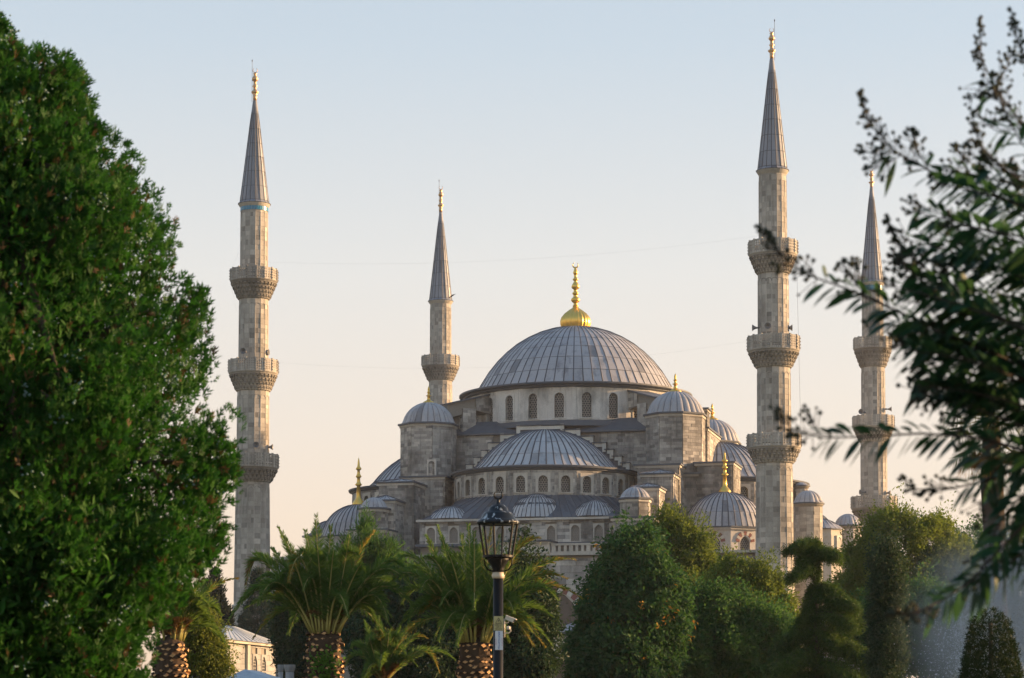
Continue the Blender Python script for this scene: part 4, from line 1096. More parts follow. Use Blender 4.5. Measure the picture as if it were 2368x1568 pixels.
broad_tree('juniper_tree', 'feathery pointed green tree behind the left palm, in front of the small left turret', 870, 120, [(846, 1290, 26, 78), (812, 1330, 28, 76), (895, 1335, 32, 74), (935, 1375, 30, 66), (870, 1430, 85, 95), (965, 1430, 40, 75)], (.34, .05), ML['midgreen'], 5200, 8, .16, 10, trunk_r=.18, droop=-.9, bump=.3)
broad_tree('laurel_tree', 'dark glossy tree just right of the lamp post, before the portal arch', 1205, 92, [(1205, 1390, 55, 100), (1240, 1440, 38, 70), (1170, 1460, 60, 90), (1200, 1530, 75, 60)], (.2, .09), ML['darkgreen'], 3600, 9, .16, 11, trunk_r=.16)
broad_tree('laurel_tree', 'deep shade tree filling the space between the two big palms', 930, 98, [(900, 1470, 105, 100), (1000, 1450, 90, 100), (1080, 1470, 80, 100), (960, 1540, 120, 80)], (.2, .09), ML['darkgreen'], 5200, 9, .18, 12, trunk_r=.2)
broad_tree('laurel_tree', 'dark tree left of the left palm trunk, beyond the small stone kiosk', 690, 122, [(680, 1420, 42, 60), (705, 1480, 52, 90), (665, 1470, 28, 50), (700, 1540, 45, 60)], (.2, .09), ML['darkgreen'], 3200, 9, .18, 13, trunk_r=.16)
broad_tree('bush', 'sunlit yellow-green bush beside the left palm trunk and the kiosk', 455, 72, [(452, 1452, 34, 44), (470, 1500, 42, 50), (440, 1530, 40, 50), (500, 1548, 28, 34), (430, 1432, 22, 28)], (.085, .045), ML['bush'], 2600, 10, .09, 14, group='shrubs', trunk_r=.05)
broad_tree('columnar_tree', 'narrow dark green columnar tree standing before the hazy right-hand trees', 2050, 74, [(2048, 1310, 27, 46), (2048, 1370, 32, 70), (2048, 1440, 34, 80), (2048, 1520, 34, 70)], (.085, .045), ML['wine'], 4200, 10, .10, 15, trunk_r=.08, bump=.2)

def cypress(label, px, Y, spires, seed, mat=ML['cypress'], name='cypress_tree', group='dark conifers'):
    rg = np.random.default_rng(seed); K = Y / FPX; base = Vector((at(px, 1500, Y).x, Y, ground_z(Y)))
    t = thing(name, label, 'tree', base, group); parts = []; mb = MB()
    for sx, sy, hw, by in spires:
        tip = at(sx, sy, Y); zb = zat(by, Y); n = 900
        f = rg.random(n) ** .7; a = rg.uniform(0, 6.283, n); r = hw * K * np.minimum(1, (f * 3.2)) * (1 - .25 * f) * rg.uniform(.75, 1.1, n) * (1 + .25 * np.sin(f * 23 + a * 2))
        P = np.stack([tip.x + r * np.cos(a), tip.y + r * np.sin(a), tip.z - f * (tip.z - zb)], 1)
        O = np.stack([np.cos(a), np.sin(a), np.full(n, 1.6)], 1)
        parts.append(twig_leaves(P, unit(O), 6, .16, .5, .12, rg, -.8)); mb.tube([Vector((base.x, base.y, base.z)), Vector((tip.x, tip.y, zb + .2)), tip - Z * .3], [.2, .12, .02], 6)
    V_, F_ = join(parts); np_obj('crown', V_, F_, mat, t); mb.build('trunk', ML['bark'], t, smooth=True); return t
cypress('almost black cypress with several spires left of the left minaret foot', 497, 232, [(497, 1318, 17, 1475), (478, 1345, 13, 1480), (521, 1405, 11, 1475), (510, 1380, 10, 1480), (462, 1385, 12, 1480)], 21)
def layered_conifer(name, label, px, Y, ztop_py, tiers, mat, seed, needle=(.16, .03), hang=.5, trunk_r=.16, dens=240, lean=0):
    """tiers = [(py, left px, right px, droop px)] flat sprays of branches hanging from a straight trunk."""
    rg = np.random.default_rng(seed); rr = random.Random(seed); K = Y / FPX; base = Vector((at(px, 1500, Y).x, Y, ground_z(Y)))
    top = at(px + lean, ztop_py, Y); t = thing(name, label, 'tree', base, 'layered conifers'); mb = MB(); mb.tube([base, base.lerp(top, .5) + Vector((.04, 0, 0)), top], [trunk_r, trunk_r * .6, .025], 8); parts = []
    for py, lx, rx, dr in tiers:
        c = at(px, py, Y)
        ax = (base.x + (top.x - base.x) * (c.z - base.z) / (top.z - base.z))
        for sgn, reach in ((-1, (px - lx) * K), (1, (rx - px) * K)):
            if reach <= 0: continue
            for j in range(4):
                az = rr.uniform(-.9, .9) if j else 0.0; rl = reach * (1 if j == 0 else rr.uniform(.55, .95)) / max(.6, math.cos(az))
                d = Vector((sgn * math.cos(az), math.sin(az), 0)); s = Vector((ax, base.y, c.z + rr.uniform(-.05, .12)))
                pts = [s + d * (rl * f) + Z * (dr * K * (.35 * f - 1.15 * f ** 2.2)) for f in (0, .25, .5, .75, 1)]
                mb.tube(pts, [trunk_r * .22, trunk_r * .18, trunk_r * .13, trunk_r * .08, .008], 5)
                n = int(dens * max(.3, reach)); f = rg.random(n) ** .65; idx = np.minimum((f * 4).astype(int), 3); u = f * 4 - idx
                A = np.array([tuple(p) for p in pts]); P = A[idx] * (1 - u)[:, None] + A[idx + 1] * u[:, None]
                w = .06 + .14 * np.sin(np.pi * np.clip(f * .9 + .1, 0, 1)); side = np.array([-d.y, d.x, 0.0])
                lat = rg.normal(size=n) * w * rl * .55; P = P + side * lat[:, None]; P[:, 2] -= np.abs(lat) * .3 + rg.random(n) ** 3 * .5 * dr * K
                O = np.array([d.x, d.y, .0]) * .6 + side * np.sign(lat)[:, None] * .5 + np.array([0, 0, .5])
                parts.append(twig_leaves(P, unit(np.broadcast_to(O, P.shape).copy()), 7, needle[0] * .55, needle[0], needle[1], rg, hang))
    V_, F_ = join(parts); np_obj('crown', V_, F_, mat, t); mb.build('trunk', ML['bark'], t, smooth=True); return t
layered_conifer('cedar_tree', 'cedar with drooping layered branches and a windswept top, right of the nearest minaret', 1884, 84, 1252, [(1258, 1814, 1890, 18), (1280, 1872, 1942, 20), (1286, 1842, 1890, 22), (1316, 1822, 1890, 26), (1360, 1872, 1953, 34), (1378, 1858, 1986, 36), (1414, 1846, 1998, 42), (1430, 1836, 1890, 40), (1456, 1790, 1962, 48), (1488, 1850, 2068, 64), (1512, 1766, 1900, 56), (1536, 1880, 1996, 56), (1562, 1780, 1985, 50)], ML['cedar'], 31, (.14, .026), .6, .2, 230)
layered_conifer('spruce_tree', 'small thin blue-green conifer in front of the left minaret foot', 596, 228, 1308, [(1320, 585, 607, 14), (1340, 578, 614, 18), (1362, 572, 622, 20), (1388, 566, 630, 24), (1412, 556, 636, 26), (1436, 550, 640, 28), (1460, 545, 645, 28), (1484, 545, 645, 28)], ML['bluegreen'], 32, (.3, .075), .3, .14, 34)

# ---- clipped cone at the lower right
Yt = 26; kx = Yt / FPX; tb = Vector((at(2291, 1500, Yt).x, Yt, ground_z(Yt)))
tp = thing('topiary_cone', 'dark clipped yew cone in front of the white fountain spray', 'shrub', tb, 'shrubs')
rg = np.random.default_rng(41); n = 16000; zt_ = zat(1407, Yt)
f = rg.random(n) ** .6; a = rg.uniform(0, 6.283, n); rmax = kx * (33 + (np.minimum(f, 1) ** .75) * 95); cap = np.clip(f / .05, 0, 1) ** .5
r = rmax * cap * np.where(rg.random(n) < .3, rg.uniform(.45, .86, n), rg.uniform(.88, 1.03, n)); P = np.stack([tb.x + r * np.cos(a), tb.y + r * np.sin(a), zt_ - f * (zt_ - tb.z - .1)], 1); O = unit(np.stack([np.cos(a), np.sin(a), .7 - f * .5], 1))
V_, F_ = twig_leaves(P, O, 7, .014, .036, .011, rg, -.25); np_obj('foliage', V_, F_, ML['topiary'], tp)
mb = MB(); mb.tube([tb, tb + Z * (zt_ - tb.z - .15)], [.05, .02], 7); mb.build('trunk', ML['bark'], tp, smooth=True)

# ---- big conifer at the left edge
def big_conifer():
    Y = 14.5; K = Y / FPX; ax_px = -70; rg = np.random.default_rng(51); rr = random.Random(51)
    base = Vector((at(ax_px, 1500, Y).x, Y, 0)); t = thing('conifer', 'huge leaning mass of green conifer foliage filling the left edge', 'tree', base)
    sil = [(30, -45), (62, -8), (75, 4), (112, 18), (124, 60), (140, 110), (150, 175), (180, 205), (250, 208), (270, 226), (296, 215), (324, 285), (360, 326), (440, 334), (458, 360), (474, 410), (540, 424), (640, 428), (690, 488), (760, 500), (800, 536), (840, 540), (880, 505), (940, 515), (985, 545), (1040, 535), (1100, 535), (1180, 556), (1225, 556), (1250, 515), (1290, 515), (1340, 462), (1400, 405), (1440, 372), (1480, 345), (1580, 320), (1700, 290), (1900, 260)]
    ys = np.array([s[0] for s in sil], float); xs = np.array([s[1] for s in sil], float)
    zs = np.array([at(ax_px, y, Y).z for y in ys]); R = (xs - ax_px) * K; o = np.argsort(zs); zs, R = zs[o], R[o]
    n = 52000
    z = rg.uniform(.9, zs[-1] + .1, n); a = rg.uniform(0, 6.283, n)
    # boughs: clumps that stick out by different amounts
    nb = 430; bz = rg.uniform(.9, zs[-1], nb); ba = rg.uniform(0, 6.283, nb)
    bR = np.interp(bz, zs, R) * rg.uniform(.74, .98, nb)
    edge = np.cos(ba) > .6; bR[edge] = np.interp(bz[edge], zs, R) * rg.uniform(.82, 1.0, edge.sum())
    BC = np.stack([base.x + bR * np.cos(ba), base.y + bR * np.sin(ba) * .9, bz], 1); bs = rg.uniform(.14, .32, nb)
    pk = rg.integers(0, nb, n); out_ = np.stack([np.cos(ba), np.sin(ba), 0 * ba], 1); axis = unit(out_ * .75 + np.array([0, 0, 1.0]) + rg.normal(size=(nb, 3)) * .25)
    fl = rg.random(n); d = unit(rg.normal(size=(n, 3))); rad = bs[pk] * .62 * (np.sin(np.pi * np.clip(fl * .8 + .16, 0, 1)) + .08) * rg.random(n) ** .35
    P1 = BC[pk] + axis[pk] * ((fl - .55) * 2.0 * bs[pk])[:, None] + d * rad[:, None]
    m = int(n * .36); r2 = np.interp(z[:m], zs, R) * rg.uniform(.66, .93, m)
    P2 = np.stack([base.x + r2 * np.cos(a[:m]), base.y + r2 * np.sin(a[:m]) * .9, z[:m]], 1)
    P = np.concatenate([P1, P2]); rad_dir = P - np.array([base.x, base.y, 0]); rad_dir[:, 2] = 0; O = unit(rad_dir)
    lim = np.interp(P[:, 2], zs, R) * np.where(P[:, 2] > 3.9, .97, 1.04); rr_ = np.hypot(P[:, 0] - base.x, (P[:, 1] - base.y) / .9); ok = rr_ < lim; P, O = P[ok], O[ok]
    # every spray: a flat fan of small tapering shoots
    n = len(P); D = O * .6 + rg.normal(size=(n, 3)) * .42; D[:, 2] += .95; D = unit(D); Nn = unit(np.cross(D, np.array([0, 0, 1.0]) + rg.normal(size=(n, 3)) * .5)); S = unit(np.cross(D, Nn))
    parts = []; sc = rg.uniform(.6, 1.25, n)
    for q, (ang, off, ln) in enumerate([(0, .0, .075), (.5, .010, .05), (-.5, .010, .05), (.85, .022, .036), (-.85, .022, .036), (.35, .038, .036), (-.35, .038, .036)]):
        dq = D * math.cos(ang) + S * math.sin(ang) + rg.normal(size=(n, 3)) * .12
        parts.append(leaves(P + D * (off * sc)[:, None], dq, Nn, ln * sc, .0095 * sc, .2))
    V_, F_ = join(parts)
    # one colour per spray: mix of fresh and dry shoots
    dry = rg.random(n) < .05; mi = np.zeros((len(parts), n, 2), int)
    mi[:, dry, :] = 1
    np_obj('crown', V_, F_, None, t, mats=[ML['conifer'], ML['conifer_dry']], mi=mi.reshape(-1))
    # pale blue-green cones in clusters
    nc = 320; pick = rg.choice(n, nc); cv, cf, ob = [], [], 0
    octv = np.array([(1, 0, 0), (-1, 0, 0), (0, 1, 0), (0, -1, 0), (0, 0, 1), (0, 0, -1)], float); octf = np.array([(0, 2, 4), (2, 1, 4), (1, 3, 4), (3, 0, 4), (2, 0, 5), (1, 2, 5), (3, 1, 5), (0, 3, 5)])
    for i in pick:
        for _ in range(9):
            c = P[i] + O[i] * .05 + rg.normal(size=3) * .028; cv.append(c + octv * rg.uniform(.006, .011)); cf.append(octf + ob); ob += 6
    np_obj('seed_cones', np.concatenate(cv), np.concatenate(cf), ML['cones'], t, kind='stuff')
    mb = MB(); limbs(mb, base, base + Z * (zs[-1] * .93), [tuple(BC[i] * .9 + np.array([base.x, base.y, BC[i][2]]) * .1) for i in range(0, nb, 3)], .15, rr, 8)
    # dense dead inner twigs
    for _ in range(160):
        zz_ = rr.uniform(.8, zs[-1] * .97); aa = rr.uniform(0, 6.28); r_ = float(np.interp(zz_, zs, R)) * rr.uniform(.5, .86)
        e = Vector((base.x + r_ * math.cos(aa), base.y + r_ * math.sin(aa) * .9, zz_)); s = Vector((base.x, base.y, max(.4, zz_ - .3 * r_)))
        mb.tube([s, s.lerp(e, .6) + Z * .04, e], [.02, .012, .004], 4)
    mb.build('trunk', ML['bark'], t, smooth=True)
    # shaded inner foliage close to the trunk
    n3 = 26000; z3 = np.concatenate([rg.uniform(.7, zs[-1] * .92, 15000), rg.uniform(.7, 2.7, n3 - 15000)]); a3 = rg.uniform(0, 6.283, n3); r3 = np.interp(z3, zs, R) * np.where(z3 < 2.7, rg.uniform(.35, .88, n3), rg.uniform(.35, .72, n3))
    P3 = np.stack([base.x + r3 * np.cos(a3), base.y + r3 * np.sin(a3) * .9, z3], 1); O3 = unit(np.stack([np.cos(a3), np.sin(a3), .2 + 0 * a3], 1))
    V3, F3 = twig_leaves(P3, O3, 5, .06, .09, .022, rg, -.4); np_obj('inner_foliage', V3, F3, ML['conifer'], t, kind='stuff')
big_conifer()

# ---- date palms
BOOT = None
def boot_mesh():
    mb = MB(); w, h = .105, .06
    v = [(-w, 0, 0), (0, 0, -h), (w, 0, 0), (0, 0, h), (-w * .72, .075, .012), (0, .085, -h * .62 + .012), (w * .72, .075, .012), (0, .07, h * .62 + .012)]
    mb.add(v, [(4, 5, 6, 7), (0, 1, 5, 4), (1, 2, 6, 5), (2, 3, 7, 6), (3, 0, 4, 7)])
    me = bpy.data.meshes.new('leaf_base'); me.from_pydata([tuple(q) for q in mb.v], [], mb.f); me.materials.append(ML['boot']); me.materials.append(ML['fibre'])
    for i, p in enumerate(me.polygons): p.material_index = 0 if i == 0 else 1
    return me
def frond(parent, p0, ctrl, tip, rg, mat, leaf_len=.42, n=170, width=.023, rmat=None, tipmat=None):
    p0, ctrl, tip = map(lambda q: np.array(tuple(q)), (p0, ctrl, tip))
    t = np.linspace(0, 1, 15)[:, None]; C = (1 - t) ** 2 * p0 + 2 * t * (1 - t) * ctrl + t * t * tip
    mb = MB(); mb.tube([Vector(c) for c in C], [.032 * (1 - .88 * i / 14) + .003 for i in range(15)], 5)
    fr = mb.build('frond', rmat or ML['rachis'], parent, smooth=True)
    tt = np.sort(rg.uniform(.12, 1, n * 2))[:, None]; side = np.where(np.arange(n * 2) % 2 == 0, 1.0, -1.0)[:, None]
    B = (1 - tt) ** 2 * p0 + 2 * tt * (1 - tt) * ctrl + tt * tt * tip; T = unit(2 * (1 - tt) * (ctrl - p0) + 2 * tt * (tip - ctrl))
    S = np.cross(T, np.array([0, 0, 1.0])); bad = np.linalg.norm(S, axis=1) < .15; S[bad] = np.array([.7, .7, 0]); S = unit(S); Up = unit(np.cross(S, T))
    al = rg.uniform(-.35, .95, (n * 2, 1)); D = T * (.6 + .55 * tt) + (S * side * np.cos(al) + Up * np.sin(al)) * .9; D[:, 2] -= .08 + .2 * rg.random(n * 2)
    ln = leaf_len * np.clip(np.sin(np.pi * np.clip(tt[:, 0] * .86 + .13, 0, 1)), .25, 1) * rg.uniform(.8, 1.1, n * 2)
    V_, F_ = leaves(B, D, Up * .5 - S * side * .5 + rg.normal(size=(n * 2, 3)) * .75, ln, width, .3)
    if tipmat is None: np_obj('leaflets', V_, F_, mat, fr, wc=False)
    else: np_obj('leaflets', V_, F_, None, fr, wc=False, mats=[mat, tipmat], mi=np.repeat(((tt[:, 0] > .55) & (rg.random(n * 2) < (tt[:, 0] - .4) * 1.5)).astype(int), 2))
    return fr
def date_palm(label, px, ytop, Y, tw, tips, seed, nrand=16, reach=2.3, trunk=True, leaf_len=.42, skip_ang=None):
    """tips = [(dx px, dz px, ctrl dx px, ctrl dz px, depth m, kind)] as the picture shows the fronds that stand out."""
    global BOOT
    rg = np.random.default_rng(seed); rr = random.Random(seed); K = Y / FPX; c = at(px, ytop, Y); base = Vector((c.x, Y, ground_z(Y)))
    t = thing('date_palm', label, 'palm tree', base, 'date palms'); r = tw * K / 2
    if trunk:
        H = c.z - base.z; mb = MB(); mb.lathe([(r * 1.05, 0), (r * .95, H * .4), (r * .92, H * .8), (r * .86, H - .12), (r * .6, H), (r * .2, H + .1), (.02, H + .12)], 20, base); tr = mb.build('trunk', ML['fibre'], t)
        BOOT = BOOT or boot_mesh(); rows = int((H - 1.4) / .135); rest = MB(); per = 13
        for j in range(rows):
            z = 1.5 + j * .135 + rr.uniform(-.012, .012)
            if z > H + .02: break
            f = z / H; rad = r * (.95 if f < .8 else .95 - .22 * (f - .8) / .2) * 1.0
            for q in range(per):
                if rr.random() < .07: continue
                a = 2 * math.pi * (q + .5 * (j % 2)) / per + rr.uniform(-.13, .13); zq = rr.uniform(-.028, .028); N = Vector((math.cos(a), math.sin(a), 0)); X = Vector((-N.y, N.x, 0)); up = (Z + N * .35).normalized(); N2 = (N - Z * .35).normalized(); s = rr.uniform(.62, 1.15) * r / .42
                tl = rr.uniform(-.3, .3); X, up = X * math.cos(tl) + up * math.sin(tl), up * math.cos(tl) - X * math.sin(tl); m = Matrix((X * s, N2 * s * rr.uniform(.6, 2.0), up * s * rr.uniform(.8, 1.25))).transposed().to_4x4(); m.translation = base + N * (rad - .02) + Z * (z + zq)
                if N.y < .25:
                    o = link(bpy.data.objects.new('leaf_base', BOOT)); o.matrix_basis = m; o.parent = tr
                else: rest.add([m @ v.co for v in BOOT.vertices], [tuple(p.vertices) for p in BOOT.polygons])
        rest.build('far_leaf_bases', ML['boot'], tr, wc=False, kind='stuff')
    def put(dx, dz, cx, cz, dy, kind):
        tip = c + Vector((dx * K, dy, dz * K)); ctrl = c + Vector((cx * K, dy * .4, cz * K)); hd = Vector((dx * K, dy, 0)); hd = hd.normalized() * min(r * .75, .12 + hd.length * .15) if trunk else hd * .03; s = c + hd + Vector((0, 0, -.04))
        mat = {'g': ML['palm'], 'y': ML['palm'], 'd': ML['palm_dry'], 'b': ML['palm']}[kind]
        frond(t, s, ctrl, tip, rg, mat, leaf_len * rr.uniform(.85, 1.1), tipmat={'y': ML['palm_gold'], 'b': ML['palm_dry']}.get(kind))
    for q in tips: put(*q)
    for i in range(nrand):
        a = rr.uniform(0, 6.283); el = rr.uniform(0, 1) ** .7; R = reach * (.35 + .65 * el) * rr.uniform(.8, 1.05); h = reach * (1.05 - 1.25 * el) + rr.uniform(-.1, .2)
        put(R * math.cos(a) / K, h / K, R * .45 * math.cos(a) / K, (h + reach * (.15 + .55 * el)) / K, R * math.sin(a), 'y' if rr.random() < .2 else 'g')
    for i in range(7):
        a = rr.uniform(0, 6.283); put(.5 * math.cos(a) / K, .5 / K, .25 * math.cos(a) / K, .35 / K, .5 * math.sin(a), 'd')
    return t
date_palm('stout date palm with ivy on its trunk, in front of the left gallery', 751, 1462, 60, 84, [
    (-112, 245, -60, 130, .3, 'g'), (-17, 268, -14, 140, -.6, 'g'), (-56, 246, -25, 130, 1.2, 'g'), (50, 226, 20, 130, .5, 'g'), (62, 222, 40, 100, -.8, 'g'), (115, 232, 45, 150, -.2, 'y'),
    (-168, 186, -110, 185, .6, 'g'), (-186, 92, -175, 285, .2, 'b'), (-224, 12, -95, 225, -.7, 'g'), (194, 118, 150, 255, -.4, 'g'), (200, 70, 110, 175, .4, 'g'), (-72, 108, -48, 270, -1.4, 'y'), (-150, 120, -80, 170, -.5, 'g'), (150, 20, 120, 160, -.9, 'g'), (-10, 200, -5, 110, -1.2, 'g'), (30, 180, 15, 110, -1.5, 'g'),
    (-190, 60, -90, 130, .8, 'g'), (90, 150, 60, 120, -1.2, 'g'), (-205, 40, -120, 190, -.9, 'g'), (-140, 60, -110, 190, -1.3, 'g'), (205, 95, 120, 230, -.9, 'g'), (170, 90, 100, 200, .9, 'g'), (215, 40, 130, 190, -.5, 'g'), (-130, 200, -80, 140, .8, 'g'), (90, 215, 50, 130, .7, 'g'), (-90, 225, -50, 130, -1.0, 'g'), (20, 240, 8, 130, -1.0, 'g')], 61, 22)
date_palm('stout date palm standing directly behind the lamp post', 1098, 1482, 60, 80, [
    (-88, 272, -50, 150, .4, 'g'), (-112, 240, -75, 170, -.4, 'g'), (-14, 266, -8, 140, -.5, 'g'), (-32, 250, -16, 140, .6, 'g'), (20, 262, 8, 140, .3, 'g'), (40, 262, 18, 130, -.4, 'y'), (150, 240, 60, 240, .2, 'y'), (232, 192, 90, 205, .5, 'y'), (248, 96, 120, 195, -.3, 'y'), (150, 120, 130, 235, .8, 'y'),
    (-196, 176, -120, 270, .4, 'g'), (-170, 92, -130, 190, .7, 'g'), (-150, 40, -110, 150, -.6, 'g'), (-110, 190, -70, 200, -1.0, 'g'), (70, 190, 40, 130, -1.2, 'y'), (90, 60, 70, 150, -1.2, 'g'), (-60, 200, -30, 130, -1.2, 'g'), (180, 60, 100, 130, .9, 'g'), (-190, 130, -130, 220, -.8, 'g'), (-175, 150, -110, 240, .9, 'g'), (-120, 110, -100, 200, -1.2, 'g'), (210, 140, 100, 200, -.9, 'y'), (190, 90, 130, 180, -1.1, 'g'), (-75, 235, -45, 140, -1.0, 'g'), (0, 245, 0, 140, -1.1, 'g'), (60, 240, 30, 140, -.8, 'g'), (110, 215, 60, 170, -.6, 'y')], 62, 20)
date_palm('date palm partly hidden by the big conifer, its orange-brown trunk at the lower left', 394, 1478, 63, 78, [
    (150, 142, 50, 130, .3, 'y'), (20, 210, 12, 110, -.4, 'y'), (40, 160, 25, 90, -.8, 'g'), (-20, 150, -10, 90, .4, 'g'), (-100, 120, -60, 140, .4, 'g'), (35, 120, 20, 70, .6, 'y'), (80, 130, 40, 110, -.5, 'g'), (110, 60, 70, 120, .5, 'g')], 63, 7, 1.7)
date_palm('short young palm with arching fronds between the two big date palms', 886, 1575, 74, 40, [
    (-8, 150, -6, 80, -.4, 'g'), (-45, 140, -25, 90, .3, 'g'), (40, 130, 22, 85, .2, 'g'), (85, 140, 40, 120, -.3, 'y'), (100, 100, 60, 130, .4, 'y'), (130, 20, 100, 130, -.2, 'y'), (-98, 8, -62, 120, -.3, 'y'), (-75, 80, -50, 110, .5, 'g'), (15, 110, 10, 60, -.6, 'g'), (-30, 100, -20, 60, -.6, 'g'), (165, 50, 100, 110, .5, 'g')], 64, 14, 1.5, False, .34)
# ivy on the left palm's trunk
iv = thing('ivy', 'bright green ivy climbing the trunk of the left date palm', 'ivy', at(760, 1560, 59.4))
rg = np.random.default_rng(71); n = 260; cc = at(751, 1500, 60); a = rg.normal(-1.45, .42, n); zz_ = np.concatenate([rg.normal(zat(1525, 60), .14, n // 2), rg.normal(zat(1560, 60), .2, n - n // 2)])
P = np.stack([cc.x + .455 * np.cos(a), 60 + .455 * np.sin(a), zz_], 1); O = np.stack([np.cos(a), np.sin(a), 0 * a], 1)
D = rg.normal(size=(n, 3)) * .5 + O * .3; D[:, 2] -= .4; V_, F_ = leaves(P + O * .06, D, O + rg.normal(size=(n, 3)) * .35, rg.uniform(.07, .12, n), rg.uniform(.07, .11, n)); np_obj('ivy_leaves', V_, F_, ML['ivy'], iv)
mb = MB()
for k in range(4): mb.tube([Vector((cc.x + .44 * math.cos(q), 60 + .44 * math.sin(q), z)) for q, z in ((-1.6 + .25 * k, 1.6), (-1.5 + .2 * k, 2.4), (-1.6 + .18 * k, 3.0))], .012, 4)
mb.build('ivy_stems', ML['bark'], iv)
# ---- fan palm behind the branches at the right
def fan_palm():
    Y = 62; K = Y / FPX; rg = np.random.default_rng(81); rr = random.Random(81); c = at(2292, 965, Y); base = Vector((at(2300, 1500, Y).x, Y, ground_z(Y)))
    t = thing('fan_palm', 'tall fan palm behind the branches at the right edge', 'palm tree', base)
    mb = MB(); mb.tube([base, base.lerp(c, .5) + Vector((.1, 0, 0)), c - Z * 1.6, c], [.32, .26, .30, .2], 12); mb.build('trunk', ML['fibre'], t, smooth=True)
    for i in range(34):
        a = rr.uniform(0, 6.283); el = R_(rr.uniform(-65, 75)); d = Vector((math.cos(a) * math.cos(el), math.sin(a) * math.cos(el), math.sin(el))); s = c - Z * (0.1 if el > -.3 else .6); Lp = rr.uniform(.5, .85)
        h = s + d * Lp - Z * .08; mb = MB(); mb.tube([s, s.lerp(h, .5) + Z * .05, h], [.02, .016, .012], 5); fr = mb.build('fan_leaf', ML['rachis'], t)
        n = 26; ang = np.linspace(-1.9, 1.9, n); dn = np.array(tuple(d)); S = np.cross(dn, [0, 0, 1.0]); S /= max(np.linalg.norm(S), 1e-6); Up = np.cross(S, dn)
        D = dn * np.cos(ang)[:, None] + S * np.sin(ang)[:, None] + Up * .15; P = np.broadcast_to(np.array(tuple(h)), (n, 3)).copy(); L1 = rg.uniform(.42, .55, n)
        v1, f1 = leaves(P, D, np.broadcast_to(Up, (n, 3)) + 0 * D, L1, .055); mid = P + unit(D) * (L1 * .85)[:, None]; D2 = unit(D) * .5 + np.array([0, 0, -1.0]) + rg.normal(size=(n, 3)) * .15
        v2, f2 = leaves(mid, D2, D, rg.uniform(.25, .45, n), .02); V_, F_ = join([(v1, f1), (v2, f2)]); np_obj('fan_segments', V_, F_, ML['fan'] if el > -.6 else ML['palm_dry'], fr, wc=False)
fan_palm()

# unseen trees added right of the view to shade the mid-ground from the sun
for lab, x, y, h, r_, sd in (('unseen tree added for shade right of the view, nearest to the fountain', 27, 50, 10.5, 4.6, 201), ('unseen tree added for shade right of the view, farthest from the fountain', 52, 112, 10.8, 6.0, 203)):
    rg = np.random.default_rng(sd); rr = random.Random(sd); bl = [(x, y, h * .58, r_, r_, h * .42)]
    for _ in range(12):
        d = Vector((rr.gauss(0, 1), rr.gauss(0, 1), rr.gauss(0, 1))).normalized(); bl.append((x + d.x * r_ * .8, y + d.y * r_ * .8, h * .58 + d.z * h * .34, r_ * .36, r_ * .36, r_ * .36))
    t = thing('plane_tree', lab, 'tree', (x, y, ground_z(y)), 'park trees'); P, O = crown_points(bl, 4200, rg); V_, F_ = twig_leaves(P, O, 8, .3, .34, .17, rg); np_obj('crown', V_, F_, ML['midgreen'], t)
    mb = MB(); limbs(mb, (x, y, ground_z(y)), (x, y, h * .7), [b[:3] for b in bl[1:]], .26, rr); mb.build('trunk', ML['bark'], t, smooth=True)
